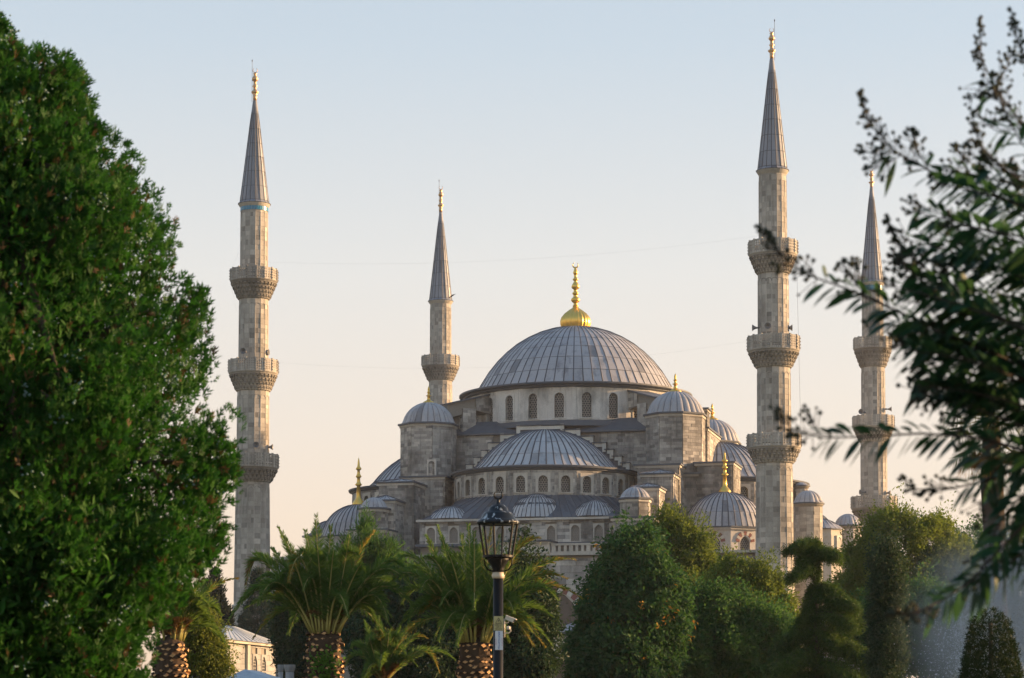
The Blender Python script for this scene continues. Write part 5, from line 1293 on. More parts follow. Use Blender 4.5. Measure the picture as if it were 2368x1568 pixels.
# ================================================================ crape myrtle branches at the right
def myrtle():
    Y0 = 6.2; K = Y0 / FPX; rg = np.random.default_rng(91); rr = random.Random(91)
    base = Vector((2.15, Y0 + .2, 0)); t = thing('crape_myrtle', 'out-of-focus leafy branches with bud clusters reaching in from the right', 'tree', base)
    # every branch from its root at the right to its tip: (px, py, depth offset m), then how much of the tip carries buds instead of leaves
    BR = [
        ([(2480, 900, 0), (2368, 850, 0), (2230, 790, -.1), (2080, 722, -.1), (1960, 668, -.15), (1880, 640, -.15), (1820, 605, -.2), (1757, 528, -.2)], .24),
        ([(2500, 560, .2), (2368, 480, .2), (2260, 432, .15), (2150, 395, .1), (2070, 350, .1), (2012, 285, .05), (1990, 215, .05)], .36),
        ([(2500, 420, .3), (2368, 290, .3), (2300, 205, .3), (2268, 130, .3), (2268, 45, .3)], .62),
        ([(2480, 260, .1), (2368, 130, .1), (2350, 85, .1), (2338, 22, .1)], .7),
        ([(2500, 520, -.2), (2368, 425, -.2), (2310, 380, -.2), (2268, 335, -.2), (2247, 285, -.2)], .5),
        ([(2500, 840, .1), (2368, 765, .1), (2220, 682, .1), (2130, 612, .1), (2072, 560, .05), (2050, 505, 0)], .42),
        ([(2500, 1090, -.2), (2368, 1042, -.2), (2260, 1012, -.2), (2130, 1002, -.2), (2000, 1010, -.25), (1900, 1012, -.3), (1830, 990, -.3), (1792, 945, -.3)], .16),
        ([(1935, 1014, -.27), (1892, 1000, -.27), (1870, 955, -.27)], .9),
        ([(2500, 1060, .15), (2368, 1082, .15), (2290, 1108, .15), (2200, 1130, .15), (2112, 1132, .15), (2080, 1100, .15)], .3),
        ([(2500, 1140, -.1), (2380, 1200, -.1), (2310, 1272, -.1), (2250, 1340, -.15), (2180, 1388, -.2), (2110, 1420, -.3), (2060, 1424, -.3)], .2),
        ([(2500, 820, .25), (2368, 800, .25), (2250, 820, .2), (2160, 850, .2), (2100, 880, .2)], .15),
        ([(2500, 900, -.1), (2368, 880, -.1), (2260, 880, -.1), (2180, 900, -.1), (2120, 925, -.1)], .1),
        ([(2500, 720, .3), (2368, 640, .3), (2280, 590, .3), (2200, 570, .3), (2130, 590, .3)], .1),
        ([(2500, 690, -.1), (2368, 600, -.1), (2270, 540, -.1), (2190, 500, -.1), (2110, 470, -.1)], .1),
        ([(2500, 960, .1), (2368, 940, .1), (2270, 940, .1), (2190, 960, .1)], .1),
        ([(2080, 722, -.1), (2020, 690, -.1), (1975, 650, -.1), (1945, 605, -.1)], .6),
        ([(2300, 700, 0), (2200, 660, 0), (2120, 640, 0), (2075, 600, 0)], .3),
        ([(2420, 380, .1), (2360, 330, .1), (2320, 250, .15), (2290, 200, .2)], .4),
        ([(2500, 1010, .0), (2400, 1000, .0), (2330, 1050, .0), (2280, 1120, .0), (2262, 1200, 0)], .1),
        ([(2500, 1110, .2), (2400, 1140, .2), (2340, 1200, .2), (2330, 1290, .2)], .1),
        ([(2450, 760, -.2), (2330, 740, -.2), (2230, 730, -.2), (2150, 745, -.2)], .1),
        ([(2450, 880, .3), (2340, 830, .3), (2260, 780, .3), (2180, 760, .3)], .1),
        ([(2150, 395, .1), (2120, 350, .1), (2105, 300, .1)], .9), ([(2070, 352, .1), (2030, 360, .1), (1992, 345, .1)], .95), ([(2080, 360, .1), (2045, 385, .1), (2010, 390, .1)], .95),
        ([(2300, 215, .3), (2330, 150, .3), (2335, 120, .3)], .9), ([(2290, 190, .3), (2260, 210, .3), (2244, 235, .3)], .9), ([(2140, 620, .1), (2090, 625, .1), (2058, 590, .1)], .9), ([(2000, 690, -.1), (1990, 650, -.1), (1985, 610, -.1)], .9),
        ([(2220, 685, .1), (2190, 640, .1), (2170, 610, .1)], .8), ([(2368, 300, .3), (2300, 300, .3), (2255, 260, .3)], .7), ([(2310, 382, -.2), (2270, 380, -.2), (2240, 350, -.2)], .8), ([(2260, 430, .15), (2230, 380, .15), (2215, 345, .15)], .8)]
    # further leafy shoots that thicken the right-hand mass, all leaning up and to the left
    for y0, x0, ln_ in [(560, 2440, 250), (600, 2430, 230), (640, 2430, 300), (672, 2440, 260), (700, 2420, 310), (728, 2430, 280), (752, 2420, 330), (776, 2440, 300), (800, 2410, 290), (822, 2430, 340), (842, 2420, 320), (862, 2430, 300), (884, 2410, 330), (906, 2430, 320), (928, 2420, 300), (950, 2430, 280), (974, 2420, 230), (880, 2340, 220), (840, 2300, 200), (920, 2330, 210), (800, 2290, 190), (720, 2300, 170), (1060, 2430, 200), (1100, 2440, 230), (480, 2440, 200), (430, 2440, 170), (520, 2430, 190), (1010, 2430, 260), (1180, 2440, 150), (450, 2440, 260), (500, 2450, 290), (585, 2440, 330), (660, 2420, 340), (770, 2380, 300), (855, 2370, 290), (935, 2370, 250), (870, 2450, 430), (790, 2450, 410)]:
        dz = rr.uniform(-.45, .45); sl = rr.uniform(.12, .42)
        BR.append(([(x0 + 40, y0 + 30, dz), (x0 - ln_ * .35, y0 - ln_ * .35 * sl, dz), (x0 - ln_ * .7, y0 - ln_ * .6 * sl - 6, dz * .8), (x0 - ln_, y0 - ln_ * sl * .8 - 6, dz * .7)], .05))
    for q in ([(2450, 1140, .1), (2360, 1190, .1), (2290, 1260, .1), (2262, 1330, .05)], [(2450, 1240, -.1), (2370, 1275, -.1), (2310, 1320, -.1), (2240, 1372, -.15)], [(2460, 1300, .2), (2390, 1310, .2), (2320, 1300, .2), (2270, 1290, .2)], [(2450, 1100, 0), (2380, 1130, 0), (2330, 1180, 0), (2300, 1230, 0)]): BR.append((q, .05))
    mb = MB(); LP, LD, LN, BP = [], [], [], []
    trunk = [base, base + Vector((-.02, 0, 1.0)), base + Vector((.05, .05, 2.0)), base + Vector((.1, .1, 3.0)), base + Vector((.05, .1, 3.9))]
    mb.tube(trunk, [.055, .05, .042, .032, .012], 8)
    for pts, bud in BR:
        bud *= .5 if pts[0][0] >= 2440 else .8
        W = [at(x, y, Y0 + dy) for x, y, dy in pts]
        if pts[0][0] >= 2440:
            q = min((trunk[i].lerp(trunk[i + 1], u / 4) for i in range(4) for u in range(5)), key=lambda p: abs(p.z - (W[0].z - .15))); W = [q] + W
        L_ = sum((W[i + 1] - W[i]).length for i in range(len(W) - 1))
        mb.tube(W, [.0013 + .0042 * (1 - i / (len(W) - 1)) * min(1, L_) for i in range(len(W))], 5)
        # leaves in opposite pairs, buds towards the tip
        acc = 0.0; nxt = .012; s_ = 0
        for i in range(len(W) - 1):
            seg = (W[i + 1] - W[i]); l = seg.length; T = seg.normalized(); S = T.cross(Vector((0, 1, .15))).normalized()
            while nxt < acc + l:
                f = nxt / L_; p = W[i] + T * (nxt - acc)
                if W[0].x > 1.5 and p.x > 1.75: nxt += .05; continue
                if f > 1 - bud:
                    g = (f - (1 - bud)) / bud; rad = .052 * (1 - g) ** .8 + .008
                    for _ in range(4):
                        d = Vector((rr.gauss(0, 1), rr.gauss(0, .8), rr.gauss(0, 1))).normalized(); e = p + d * rad * rr.uniform(.45, 1.0) + T * rad * .55
                        mb.tube([p, e], [.0013, .001], 4); BP.append((e, rr.uniform(.005, .0082), 4 if rr.random() < .6 else 2))
                    if rr.random() < .015: LP.append(p); LD.append(T * .5 + S * rr.choice((-1, 1)) - Vector((0, 0, .3))); LN.append(Vector((0, -.4, 1)))
                    nxt += .016
                else:
                    Dn = S if S.z < 0 else -S
                    for sg in (1, -1):
                        if rr.random() < .08: continue
                        if sg > 0: d_ = T * rr.uniform(.55, .85) + Dn * rr.uniform(.45, .75) + Vector((0, rr.uniform(-.5, .5), .12))
                        else: d_ = T * rr.uniform(.6, .9) - Dn * rr.uniform(.45, .95) + Vector((0, rr.uniform(-.5, .5), 0))
                        LP.append(p + Dn * sg * .003); LD.append(d_)
                        e_ = d_.cross(Vector((0, 1, 0))); e_ = e_ if e_.z > 0 else -e_
                        LN.append(e_.normalized() + Vector((0, rr.choice((-1, 1, -1)) * rr.uniform(.0, .75), 0)))
                    nxt += rr.uniform(.019, .029)
            acc += l
    mb.build('branches', ML['stem'], t, smooth=True)
    # leaf blade: curved along its length, tip hanging
    def blade(p, d, nrm, ln):
        d = d.normalized(); s = d.cross(nrm).normalized(); n_ = s.cross(d); v = []; w = ln * .44
        for f, ww in ((0, .06), (.25, .8), (.5, 1.0), (.75, .72), (1, .04)):
            c = p + d * (ln * f * (1 - .08 * f)) - n_ * (.05 * ln * math.sin(f * 3)) - Vector((0, 0, .34 * ln * f * f))
            v += [c - s * w * ww / 2 + n_ * w * .10 * ww, c - n_ * 0, c + s * w * ww / 2 + n_ * w * .10 * ww]
        return v
    LFc = [(3 * j + k, 3 * j + k + 1, 3 * j + k + 4, 3 * j + k + 3) for j in range(4) for k in (0, 1)]
    items = []
    for p, d, n_ in zip(LP, LD, LN):
        ln = rr.uniform(.058, .086); v = blade(p, d, n_, ln); items.append((p.x / p.y, v))
    vis = [i for i in items if i[0] < 1184 / FPX * 1.01]; rr.shuffle(vis); vis.sort(key=lambda q: q[0] > .2)
    for _, v in vis[:300]: mesh_obj('leaf', v, LFc, ML['myrtle'], t, smooth=True)
    chosen = set(id(v) for _, v in vis[:300]); rest = [v for _, v in items if id(v) not in chosen]
    V_ = np.array([[tuple(q) for q in v] for v in rest]).reshape(-1, 3); F_ = (np.array(LFc)[None] + (np.arange(len(rest)) * 15)[:, None, None]).reshape(-1, 4)
    np_obj('more_leaves', V_, F_, ML['myrtle'], t, kind='stuff')
    octv = np.array([(1, 0, 0), (-1, 0, 0), (0, 1, 0), (0, -1, 0), (0, 0, 1), (0, 0, -1)], float); octf = np.array([(0, 2, 4), (2, 1, 4), (1, 3, 4), (3, 0, 4), (2, 0, 5), (1, 2, 5), (3, 1, 5), (0, 3, 5)])
    V_ = np.concatenate([np.array(tuple(c)) + octv * r for c, r, _ in BP]); F_ = np.concatenate([octf + 6 * i for i in range(len(BP))])
    np_obj('flower_buds', V_, F_, ML['bud'], t, kind='stuff')
myrtle()

# ================================================================ lamp posts
mg, n_, l_, p_ = nodes_of('lantern_glass')
n_.remove(p_); a_ = n_.new('ShaderNodeBsdfTransparent'); b_ = n_.new('ShaderNodeBsdfGlossy'); b_.inputs['Roughness'].default_value = .03
x_ = n_.new('ShaderNodeMixShader'); x_.inputs[0].default_value = .03
l_.new(a_.outputs[0], x_.inputs[1]); l_.new(b_.outputs[0], x_.inputs[2]); l_.new(x_.outputs[0], n_['Material Output'].inputs['Surface'])
M['clear_glass'] = mg
m, n_, l_, p_ = nodes_of('lamp_cap_with_droppings')
c_ = mix(n_, l_, (.012, .016, .021), (.5, .55, .58), ramp(n_, l_, noise(n_, l_, 9.0, 3, .5, stretch=(1.6, 1.6, .35)), [(.60, (0, 0, 0)), (.66, (.85,) * 3)]))
l_.new(c_, p_.inputs['Base Color']); p_.inputs['Roughness'].default_value = .36; p_.inputs['Specular IOR Level'].default_value = .25; M['cap'] = m
M['cream'] = plain('cream_painted_band', (.55, .46, .34), .5, 0, .2)
def lamp(base, label, H):
    """H = height of the cap's top above the ground."""
    t = thing('street_lamp', label, 'street lamp', base, 'lantern street lamps'); k = 34 / FPX
    zc = H                      # top of the cap
    rim = zc - 44 * k
    mb = MB(); mb.lathe([(50 * k, rim - 2 * k), (51 * k, rim + 2 * k), (47 * k, rim + 6 * k), (40 * k, rim + 11 * k), (36 * k, rim + 20 * k), (31 * k, rim + 25 * k), (24 * k, rim + 27 * k), (21 * k, rim + 35 * k), (14 * k, rim + 42 * k), (6 * k, rim + 44 * k), (4 * k, rim + 50 * k), (5 * k, rim + 54 * k), (2 * k, rim + 57 * k)], 28, base)
    mb.lathe([(46 * k, rim + 1 * k), (30 * k, rim + 14 * k), (.01, rim + 16 * k)], 24, base, cap=False)
    cap = mb.build('cap', M['cap'], t, smooth=True)
    mb = MB(); cc = base + Z * (rim + 56 * k); Rr = 9.5 * k
    mb.tube([cc + Vector((Rr * math.sin(R_(d)), 0, Rr - Rr * math.cos(R_(d)))) for d in range(-140, 141, 20)], [(1.0 + 1.9 * (1 - abs(d) / 145)) * k for d in range(-140, 141, 20)], 6); mb.build('crescent', M['iron'], cap, smooth=True, wc=False)
    zt_, zb_ = rim - 1 * k, rim - 80 * k; nb = 6; r1, r0 = 46 * k, 33 * k
    cg = MB(); cg.lathe([(r1 - 3 * k, zt_ - 3 * k), (r1 + 2 * k, zt_ - 2 * k), (r1 + 2 * k, zt_), (r1 - 3 * k, zt_)], nb * 4, base, cap=False); cg.build('upper_ring', M['iron'], t)
    cg = MB(); cg.lathe([(r0 - 4 * k, zb_), (r0 + 3 * k, zb_), (r0 + 3 * k, zb_ + 5 * k), (r0 - 4 * k, zb_ + 5 * k)], nb * 4, base)
    cage = cg.build('lower_ring', M['iron'], t)
    for q in range(nb):
        a = math.pi * 2 * (q + .28) / nb; d = Vector((math.cos(a), math.sin(a), 0)); a2 = math.pi * 2 * (q + 1.28) / nb; d2 = Vector((math.cos(a2), math.sin(a2), 0))
        mb = MB(); mb.tube([base + d * r0 + Z * zb_, base + d * r1 + Z * zt_], 2.7 * k, 6); mb.build('bar', M['iron'], cage, wc=False)
        mesh_obj('pane', [base + d * r0 * .97 + Z * (zb_ + 5 * k), base + d2 * r0 * .97 + Z * (zb_ + 5 * k), base + d2 * r1 * .97 + Z * (zt_ - 3 * k), base + d * r1 * .97 + Z * (zt_ - 3 * k)], [(0, 1, 2, 3)], M['clear_glass'], cage, wc=False)
    mb = MB(); zn = zb_ - 34 * k
    mb.lathe([(14 * k, zn), (13 * k, zn + 6 * k), (17 * k, zn + 16 * k), (24 * k, zn + 26 * k), (r0 * .8, zb_ - .003)], 20, base); mb.build('lantern_cup', M['iron'], t, smooth=True)
    for q in range(4):
        a = math.pi * 2 * (q + .12) / 4; d = Vector((math.cos(a), math.sin(a), 0)); mb = MB()
        mb.tube([base + d * (r * k) + Z * (zn + z * k) for r, z in ((13, 2), (24, 6), (31, 16), (33, 28), (29, 33), (25, 29))], 2.0 * k, 5); mb.build('scroll_bracket', M['iron'], t, smooth=True)
    mb = MB(); mb.lathe([(12 * k, zn - 15 * k), (14.3 * k, zn - 13 * k), (14.8 * k, zn - 7 * k), (13 * k, zn - 4 * k), (13 * k, zn)], 20, base); mb.build('painted_band', M['cream'], t, smooth=True)
    mb = MB(); mb.lathe([(.22, 0), (.22, .08), (.17, .14), (.15, .55), (.09, .7), (.085, .9), (11.6 * k, 1.0), (11.4 * k, zn - 15 * k)], 20, base); mb.build('pole', M['iron'], t, smooth=True)
    return t
def copy_tree(o, parent=None):
    c = o.copy(); COL.objects.link(c)
    if parent is not None: c.parent = parent
    for ch in list(o.children): copy_tree(ch, c)
    return c
YL = 34; lb = Vector((at(1152, 1300, YL).x, YL, ground_z(YL))); HL = zat(1166, YL) - lb.z
lamp1 = lamp(lb, 'black street lamp with crescent finial and two stickers, in front of the right date palm', HL)
for px, Y, lab in ((1195, 76, 'black lantern street lamp top just right of the big lamp post'), (1284.5, 107, 'small far lantern street lamp in front of the portal columns'), (1779, 114, 'far lantern street lamp top peeking up below the cedar branches')):
    o = copy_tree(lamp1); yy = {1195: 1494, 1284.5: 1538, 1779: 1554}[px]
    o.location = (at(px, 1500, Y).x, Y, zat(yy, Y) - HL); o['label'] = lab
# what is fixed to the near pole
kL = YL / FPX; front = lb.y - 11.6 * kL
def plate(name, label, x0, x1, y0, y1, mat, cat, off):
    a, b = at(x0, y1, front - off), at(x1, y0, front - off); c = (a + b) / 2
    t = thing(name, label, cat, c); mb = MB(); mb.box(c, ((b.x - a.x) / 2, .006, (b.z - a.z) / 2)); mb.build('plate', mat, t); return t, c
M['sign_yellow'] = plain('faded_yellow_plate', (.50, .44, .20), .5, 0, .12, 30)
M['sign_white'] = plain('white_sticker', (.66, .69, .72), .5, 0, .08, 30)
M['ink'] = plain('dark_sign_print', (.05, .045, .03), .6); M['ink_blue'] = plain('blue_print', (.06, .16, .42), .6); M['ink_red'] = plain('faded_red_print', (.48, .20, .26), .6)
ys_, c = plate('warning_sign', 'faded yellow electrical warning sign on the big lamp post', 1142, 1164, 1425, 1458, M['sign_yellow'], 'sign', .004)
mb = MB(); s = .043; o = c + Vector((0, -.0085, .035))
for p, q in (((-s, -s * .8), (s, -s * .8)), ((s, -s * .8), (0, s)), ((0, s), (-s, -s * .8))): mb.tube([o + Vector((p[0], 0, p[1])), o + Vector((q[0], 0, q[1]))], .0038, 4)
bolt = [(.008, .022), (-.012, -.004), (-.001, -.004), (-.008, -.026), (.013, .004), (.002, .004)]
mb.add([o + Vector((x, -.002 + d, z)) for d in (0, .003) for x, z in bolt], [(0, 1, 2, 3, 4, 5), (11, 10, 9, 8, 7, 6)]); mb.build('hazard_triangle', M['ink'], ys_)
def text(body, c, size, mat, parent, rot=0.0, name='lettering'):
    cu = bpy.data.curves.new(name, 'FONT'); cu.body = body; cu.size = size; cu.align_x = 'CENTER'; cu.align_y = 'CENTER'; cu.extrude = .001; cu.materials.append(mat)
    tmp = bpy.data.objects.new(name, cu); me = bpy.data.meshes.new_from_object(tmp); bpy.data.objects.remove(tmp); me.materials.clear(); me.materials.append(mat)
    o = link(bpy.data.objects.new(name, me)); m = Matrix.Translation(c) @ Matrix.Rotation(math.pi / 2, 4, 'X') @ Matrix.Rotation(rot, 4, 'Z'); o.matrix_basis = m; return place(o, parent)
text('DİKKAT', c + Vector((0, -.0085, -.024)), .030, M['ink'], ys_)
text('220 V', c + Vector((0, -.0085, -.052)), .030, M['ink'], ys_)
text('TEHLİKE', c + Vector((0, -.0085, -.080)), .026, M['ink'], ys_)
st_, c = plate('sticker', 'tall white sticker with a blue stripe of print on the big lamp post', 1145, 1163, 1459, 1503, M['sign_white'], 'sign', .004)
mb = MB()
rr = random.Random(5)
for i in range(15): mb.box(c + Vector((rr.uniform(-.003, .003), -.0075, .115 - i * .0165)), (.011 * rr.uniform(.6, 1), .0012, .0052))
mb.build('blue_print', M['ink_blue'], st_)
mb = MB()
for x, z0, z1 in ((-.042, -.06, .02), (.042, -.07, .03)):
    for i in range(6): mb.box(c + Vector((x, -.0075, z0 + (z1 - z0) * i / 5)), (.0045, .0012, .005))
mb.build('red_print', M['ink_red'], st_)
M['cam_white'] = plain('white_camera_housing', (.62, .56, .46), .4, 0, .1)
br = thing('camera_bracket', 'cream upright tube clamped beside the stickers, carrying two cameras', 'bracket', at(1166, 1455, lb.y - .03))
mb = MB(); mb.tube([at(1166.5, 1474, lb.y - .03), at(1166, 1431, lb.y - .03)], .012, 8); mb.build('tube', M['cam_white'], br, smooth=True)
mb = MB()
for y in (1440, 1466): mb.box(at(1160, y, lb.y - .0), (.05, .02, .008))
mb.build('clamp', M['grey_iron'], br)
cv = thing('surveillance_camera', 'white box camera tilted down to the right at the top of the bracket', 'camera', at(1178, 1432, lb.y - .05), 'cameras on the lamp post')
d = Vector((.87, -.28, -.36)).normalized(); X = d.cross(Z).normalized(); Y_ = X.cross(d); c = at(1179, 1432, lb.y - .05)
mb = MB(); mb.box(c, (.065, .024, .024), (d, X, Y_)); mb.build('housing', M['cam_white'], cv)
mb = MB(); mb.box(c + Y_ * .03 + d * .012, (.08, .03, .005), (d, X, Y_)); mb.build('sun_shield', M['cam_white'], cv)
mb = MB(); mb.lathe([(.018, 0), (.018, .012), (.01, .014)], 12, c + d * .065, ax=(X, Y_, d)); mb.build('lens', M['glass'], cv)
mb = MB(); mb.tube([at(1166, 1441, lb.y - .03), at(1175, 1440, lb.y - .04), c - Y_ * .02], .007, 6); mb.build('arm', M['cam_white'], cv)
cv = thing('surveillance_camera', 'white dome camera hanging below the box camera on the bracket', 'camera', at(1176, 1455, lb.y - .05), 'cameras on the lamp post')
c = at(1175.5, 1452, lb.y - .06); mb = MB(); mb.lathe([(.004, .026), (.02, .022), (.027, .008), (.027, -.008), (.024, -.022)], 16, c); mb.build('housing', M['cam_white'], cv, smooth=True)
mb = MB(); mb.lathe([(.0235, -.0225), (.021, -.034), (.012, -.043), (.001, -.046)], 14, c); mb.build('lens_dome', M['glass'], cv, smooth=True)
mb = MB(); mb.tube([at(1167, 1464, lb.y - .03), at(1176, 1464, lb.y - .045), at(1181, 1460, lb.y - .05), at(1180, 1449, lb.y - .05)], .008, 6); mb.build('arm', M['cam_white'], cv)

# ================================================================ small buildings and walls in the park
M['cream_wall'] = stone_mat('pale_kiosk_stone', [(0, (.23, .23, .225)), (1, (.30, .295, .285))], .4)
M['pale_roof'] = lead_mat('pale_metal_roof', (.34, .38, .42), (.42, .46, .50), .45, .15)
A = at(510, 1482, 189); A.z = 0; B = at(637, 1495, 205); B.z = 0; Xk = (B - A).normalized(); Nk = Xk.cross(Z); Lk = (B - A).length; zk = zat(1482, 189) - .1
kio = thing('kiosk', 'small pale stone kiosk with arched windows at the lower left', 'building', (A + B) / 2 - Nk * 3)
g0 = -.9; mb = MB(); mb.box((A + B) / 2 - Nk * 1.62 + Z * ((g0 + zk) / 2), (Lk / 2, 1.5, (zk - g0) / 2), (Xk, Nk, Z)); kb = mb.build('wall', M['mortar'], kio)
kw = [(Lk * .60, 1.25, 1.22), (Lk * .765, 1.25, 1.22)]; PK = Pieces('stone', 'small_stones', 120)
for w in kw: pass
stone_face(PK, kb, M['cream_wall'], A + Z * g0 - Nk * .12, Xk, Lk, zk - g0, .14, openings=[(t - .75, t + .75, zat(1551, 199) - g0, zat(1551, 199) - g0 + h + .14) for t, w, h in kw], course=(.4, .6), length=(.8, 1.7))
eX = (Vector((0, -1, 0)) - Nk * Vector((0, -1, 0)).dot(Nk)).normalized()
stone_face(PK, kb, M['cream_wall'], A - Nk * 3.1 + Z * g0, Nk, 3.0, zk - g0, .12, course=(.3, .45), length=(.6, 1.3)); PK.finish()
for t, w, h in kw: window(kio, A + Xk * t + Z * zat(1551, 199) + Nk * .02, Xk, w, h, .12, .05, .15, True, .3, frame_mat=M['cream_wall'])
mb = MB(); mb.box(A + Xk * (Lk * .45) + Nk * .1 + Z * ((g0 + zk) / 2), (.4, .15, (zk - g0) / 2 - .01), (Xk, Nk, Z)); mb.build('pilaster', M['trim'], kio)
mb = MB(); mb.box((A + B) / 2 - Nk * 1.5 + Z * (zk + .11), (Lk / 2 + .4, 2.0, .1), (Xk, Nk, Z)); mb.build('cornice', M['trim'], kio)
e = .7; q = [A - Xk * e + Nk * e, B + Xk * e + Nk * e, B + Xk * e - Nk * 3.6, A - Xk * e - Nk * 3.6]; rz = zk + .22; ap = (A + B) / 2 - Nk * 1.5
mb = MB(); mb.add([p + Z * rz for p in q] + [ap - Xk * 1.6 + Z * (rz + 1.3), ap + Xk * 1.6 + Z * (rz + 1.3)], [(0, 1, 5, 4), (1, 2, 5), (2, 3, 4, 5), (3, 0, 4), (3, 2, 1, 0)]); kr = mb.build('roof', M['pale_roof'], kio)
sm = MB()
for i in range(1, 12): p = q[0].lerp(q[1], i / 12) + Z * rz; s = (ap - Xk * 1.6).lerp(ap + Xk * 1.6, i / 12) + Z * (rz + 1.3); sm.tube([p + Z * .02, s + Z * .02], .03, 4)
sm.build('roof_seams', M['pale_roof'], kr, wc=False, kind='stuff')
sh = thing('shelter', 'low shelter with a pale grey metal roof in front of the kiosk', 'building', at(600, 1560, 96) * 1.0)
zs_ = zat(1566, 94); C = at(600, 1560, 96); C.z = 0
mb = MB(); mb.add([(-11.6, 94, zs_ - .25), (-8.3, 94.5, zs_ - .45), (-8.0, 99, zs_ - .4), (-11.4, 99, zs_ - .2), (-10.6, 96, zat(1548, 96)), (-10.2, 97, zat(1551, 97))], [(0, 1, 5, 4), (1, 2, 5), (2, 3, 4, 5), (3, 0, 4), (3, 2, 1, 0)]); mb.build('roof', M['pale_roof'], sh)
for x, y in ((-11.3, 94.4), (-8.6, 94.8), (-8.4, 98.6), (-11.2, 98.6)):
    mb = MB(); mb.tube([(x, y, -.8), (x, y, zs_ - .3)], .09, 8); mb.build('post', M['grey_iron'], sh)
for px, Y, w, lab in ((649, 101, .11, 'thin pale stone post right of the kiosk'), (670, 100, .19, 'thicker pale stone post furthest right of the kiosk')):
    b = Vector((at(px, 1540, Y).x, Y, ground_z(Y))); t = thing('stone_post', lab, 'post', b, 'posts beside the kiosk'); zt_ = zat(1537, Y)
    mb = MB(); mb.lathe([(w * 1.3, 0), (w * 1.3, .3), (w, .4), (w * .92, zt_ - b.z - .3)], 10, b); mb.build('shaft', M['cream_wall'], t, smooth=True)
    mb = MB(); mb.lathe([(w, zt_ - b.z - .29), (w * 1.25, zt_ - b.z - .12), (w * 1.25, zt_ - b.z)], 8, b); mb.build('cap', M['cream_wall'], t)
# pale wall with a pierced stone screen under the cedar
gw = at(1945, 1560, 96); gw.z = ground_z(96); gt = thing('garden_wall', 'pale stone wall with a pierced screen below the cedar', 'wall', gw)
xa, xm, xb = at(1900, 1560, 96).x, at(1955, 1560, 96).x, at(1990, 1560, 96).x; zt_ = zat(1524, 96)
mb = MB(); mb.box(((xa + xm) / 2, 96.3, (gw.z + zt_) / 2), ((xm - xa) / 2, .2, (zt_ - gw.z) / 2)); wb = mb.build('wall', M['mortar'], gt)
PW = Pieces('stone', 'small_stones', 60); stone_face(PW, wb, M['cream_wall'], Vector((xa, 96.1, gw.z)), Vector((1, 0, 0)), xm - xa, zt_ - gw.z, .1, course=(.4, .5), length=(.4, .9)); PW.finish()
mb = MB(); nx, nz = 5, 12
for i in range(nx + 1): mb.box((xm + .05 + (xb - xm - .1) * i / nx, 96.2, (gw.z + zat(1536, 96)) / 2), (.03, .06, (zat(1536, 96) - gw.z) / 2))
for j in range(28): mb.box(((xm + xb) / 2, 96.203, gw.z + .15 + j * .13), ((xb - xm) / 2 - .02, .055, .03)) if gw.z + .15 + j * .13 < zat(1536, 96) else None
mb.build('pierced_screen', M['cream_wall'], gt)
mb = MB(); mb.box(((xa + xb) / 2, 96.25, zt_ + .05), ((xb - xa) / 2 + .1, .3, .048)); mb.build('coping', M['trim'], gt)

# ================================================================ fountain
mw, n_, l_, p_ = nodes_of('water_drops'); p_.inputs['Base Color'].default_value = (.80, .86, .90, 1); p_.inputs['Roughness'].default_value = .3; p_.inputs['Transmission Weight'].default_value = .25; p_.inputs['IOR'].default_value = 1.33
rg = np.random.default_rng(101); Yf = 42
octv = np.array([(1, 1, 1), (-1, -1, 1), (-1, 1, -1), (1, -1, -1)], float); octf = np.array([(0, 2, 1), (0, 1, 3), (0, 3, 2), (1, 2, 3)])
P, s = [], []
for jx, jy, m, wd in ((2330, 1250, 50000, .16), (2262, 1325, 34000, .13), (2400, 1240, 40000, .18), (2205, 1390, 9000, .16), (2160, 1440, 1200, .25)):
    apex = at(jx, jy, Yf); t_ = rg.random(m) ** .8; a = rg.uniform(0, 6.283, m); sp = rg.gamma(2.0, wd, m); h = apex.z + .9
    z = apex.z + rg.normal(0, .12, m) - t_ ** 1.5 * h; r = sp * (.2 + t_ * 1.5)
    P.append(np.stack([apex.x + .1 + r * np.cos(a), Yf + r * np.sin(a), z], 1)); s.append(rg.gamma(1.5, .0015, m) + .0017)
P = np.concatenate(P); s = np.concatenate(s); ok = P[:, 2] > -.6; P, s = P[ok], s[ok]
V_ = (P[:, None, :] + octv[None] * s[:, None, None]).reshape(-1, 3); F_ = (octf[None] + (np.arange(len(P)) * 4)[:, None, None]).reshape(-1, 3)
np_obj('fountain_spray', V_, F_, mw, kind='stuff')
mv = bpy.data.materials.new('fine_water_mist'); mv.use_nodes = True; nn = mv.node_tree.nodes; nl = mv.node_tree.links; nn.remove(nn['Principled BSDF']); pv = nn.new('ShaderNodeVolumePrincipled'); pv.inputs['Color'].default_value = (.95, .965, .98, 1)
c = at(2385, 1470, Yf + 1.5); RX, RZ = 2.7, 2.6
ge = nn.new('ShaderNodeNewGeometry'); mp = nn.new('ShaderNodeMapping'); mp.vector_type = 'POINT'; mp.inputs['Location'].default_value = (-c.x / RX, -c.y / RX, -c.z / RZ); mp.inputs['Scale'].default_value = (1 / RX, 1 / RX, 1 / RZ)
ln_ = nn.new('ShaderNodeVectorMath'); ln_.operation = 'LENGTH'; mr = nn.new('ShaderNodeMapRange'); mr.interpolation_type = 'SMOOTHSTEP'
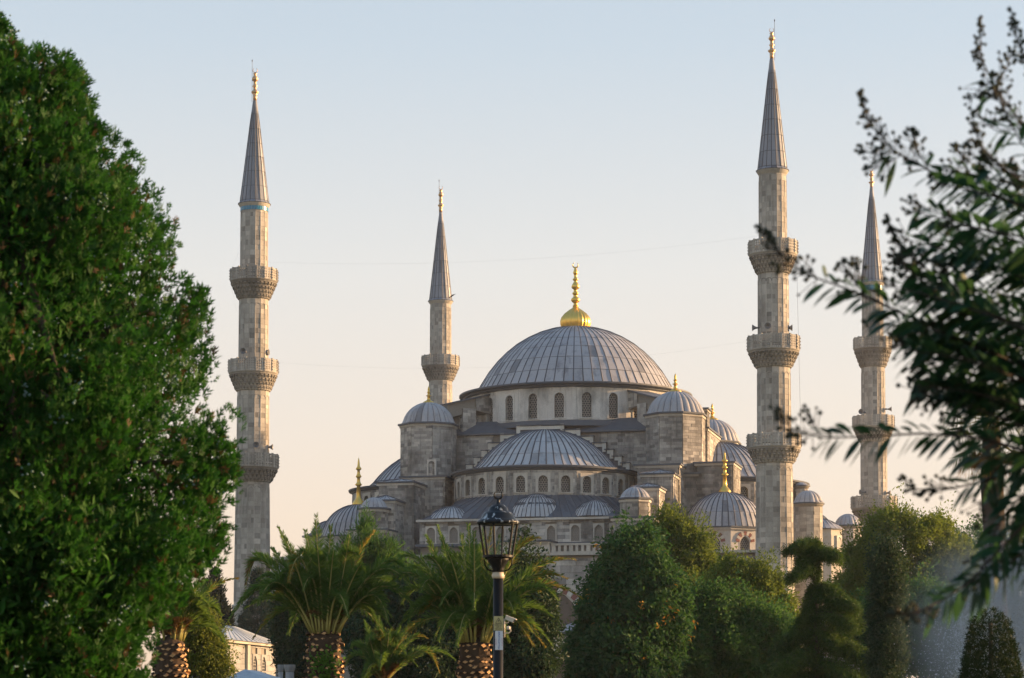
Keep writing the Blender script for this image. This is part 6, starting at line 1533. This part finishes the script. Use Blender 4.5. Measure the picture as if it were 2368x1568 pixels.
mr.inputs['From Min'].default_value = 1.0; mr.inputs['From Max'].default_value = .1; mr.inputs['To Min'].default_value = 0; mr.inputs['To Max'].default_value = .5
nl.new(ge.outputs['Position'], mp.inputs[0]); nl.new(mp.outputs[0], ln_.inputs[0]); nl.new(ln_.outputs['Value'], mr.inputs['Value']); nz = nn.new('ShaderNodeTexNoise'); nz.inputs['Scale'].default_value = 1.1; nz.inputs['Detail'].default_value = 3; nl.new(ge.outputs['Position'], nz.inputs['Vector'])
nr = nn.new('ShaderNodeMapRange'); nr.inputs['From Min'].default_value = .36; nr.inputs['From Max'].default_value = .66; nr.inputs['To Min'].default_value = .15; nr.inputs['To Max'].default_value = 1.6; nl.new(nz.outputs['Fac'], nr.inputs['Value'])
nm = nn.new('ShaderNodeMath'); nm.operation = 'MULTIPLY'; nl.new(mr.outputs[0], nm.inputs[0]); nl.new(nr.outputs[0], nm.inputs[1]); nl.new(nm.outputs[0], pv.inputs['Density']); nl.new(pv.outputs[0], nn['Material Output'].inputs['Volume'])
mb = MB(); mb.lathe([(.001, -RZ)] + [(RX * math.cos(q), RZ * math.sin(q)) for q in [R_(d) for d in range(-80, 86, 10)]] + [(.001, RZ)], 28, c); mb.build('water_mist', mv, smooth=True, kind='stuff')
mb = MB(); mb.lathe([(3.6, -.8), (3.6, -.15), (3.4, -.1), (3.3, -.3), (.01, -.32)], 40, (at(2300, 1500, Yf).x, Yf, 0)); tag(mb.build('fountain_basin', M['trim'], None), 'round stone fountain basin under the spray', 'fountain')

# ================================================================ summer haze over the park
mh = bpy.data.materials.new('summer_haze'); mh.use_nodes = True; hn = mh.node_tree.nodes; hn.remove(hn['Principled BSDF']); ph_ = hn.new('ShaderNodeVolumePrincipled')
ph_.inputs['Color'].default_value = (.90, .94, 1.0, 1); ph_.inputs['Density'].default_value = .00012; ph_.inputs['Anisotropy'].default_value = .3
mh.node_tree.links.new(ph_.outputs[0], hn['Material Output'].inputs['Volume'])
mb = MB(); mb.box((0, 50, 40), (930, 920, 42.5)); tag(mb.build('haze', mh), kind='stuff')
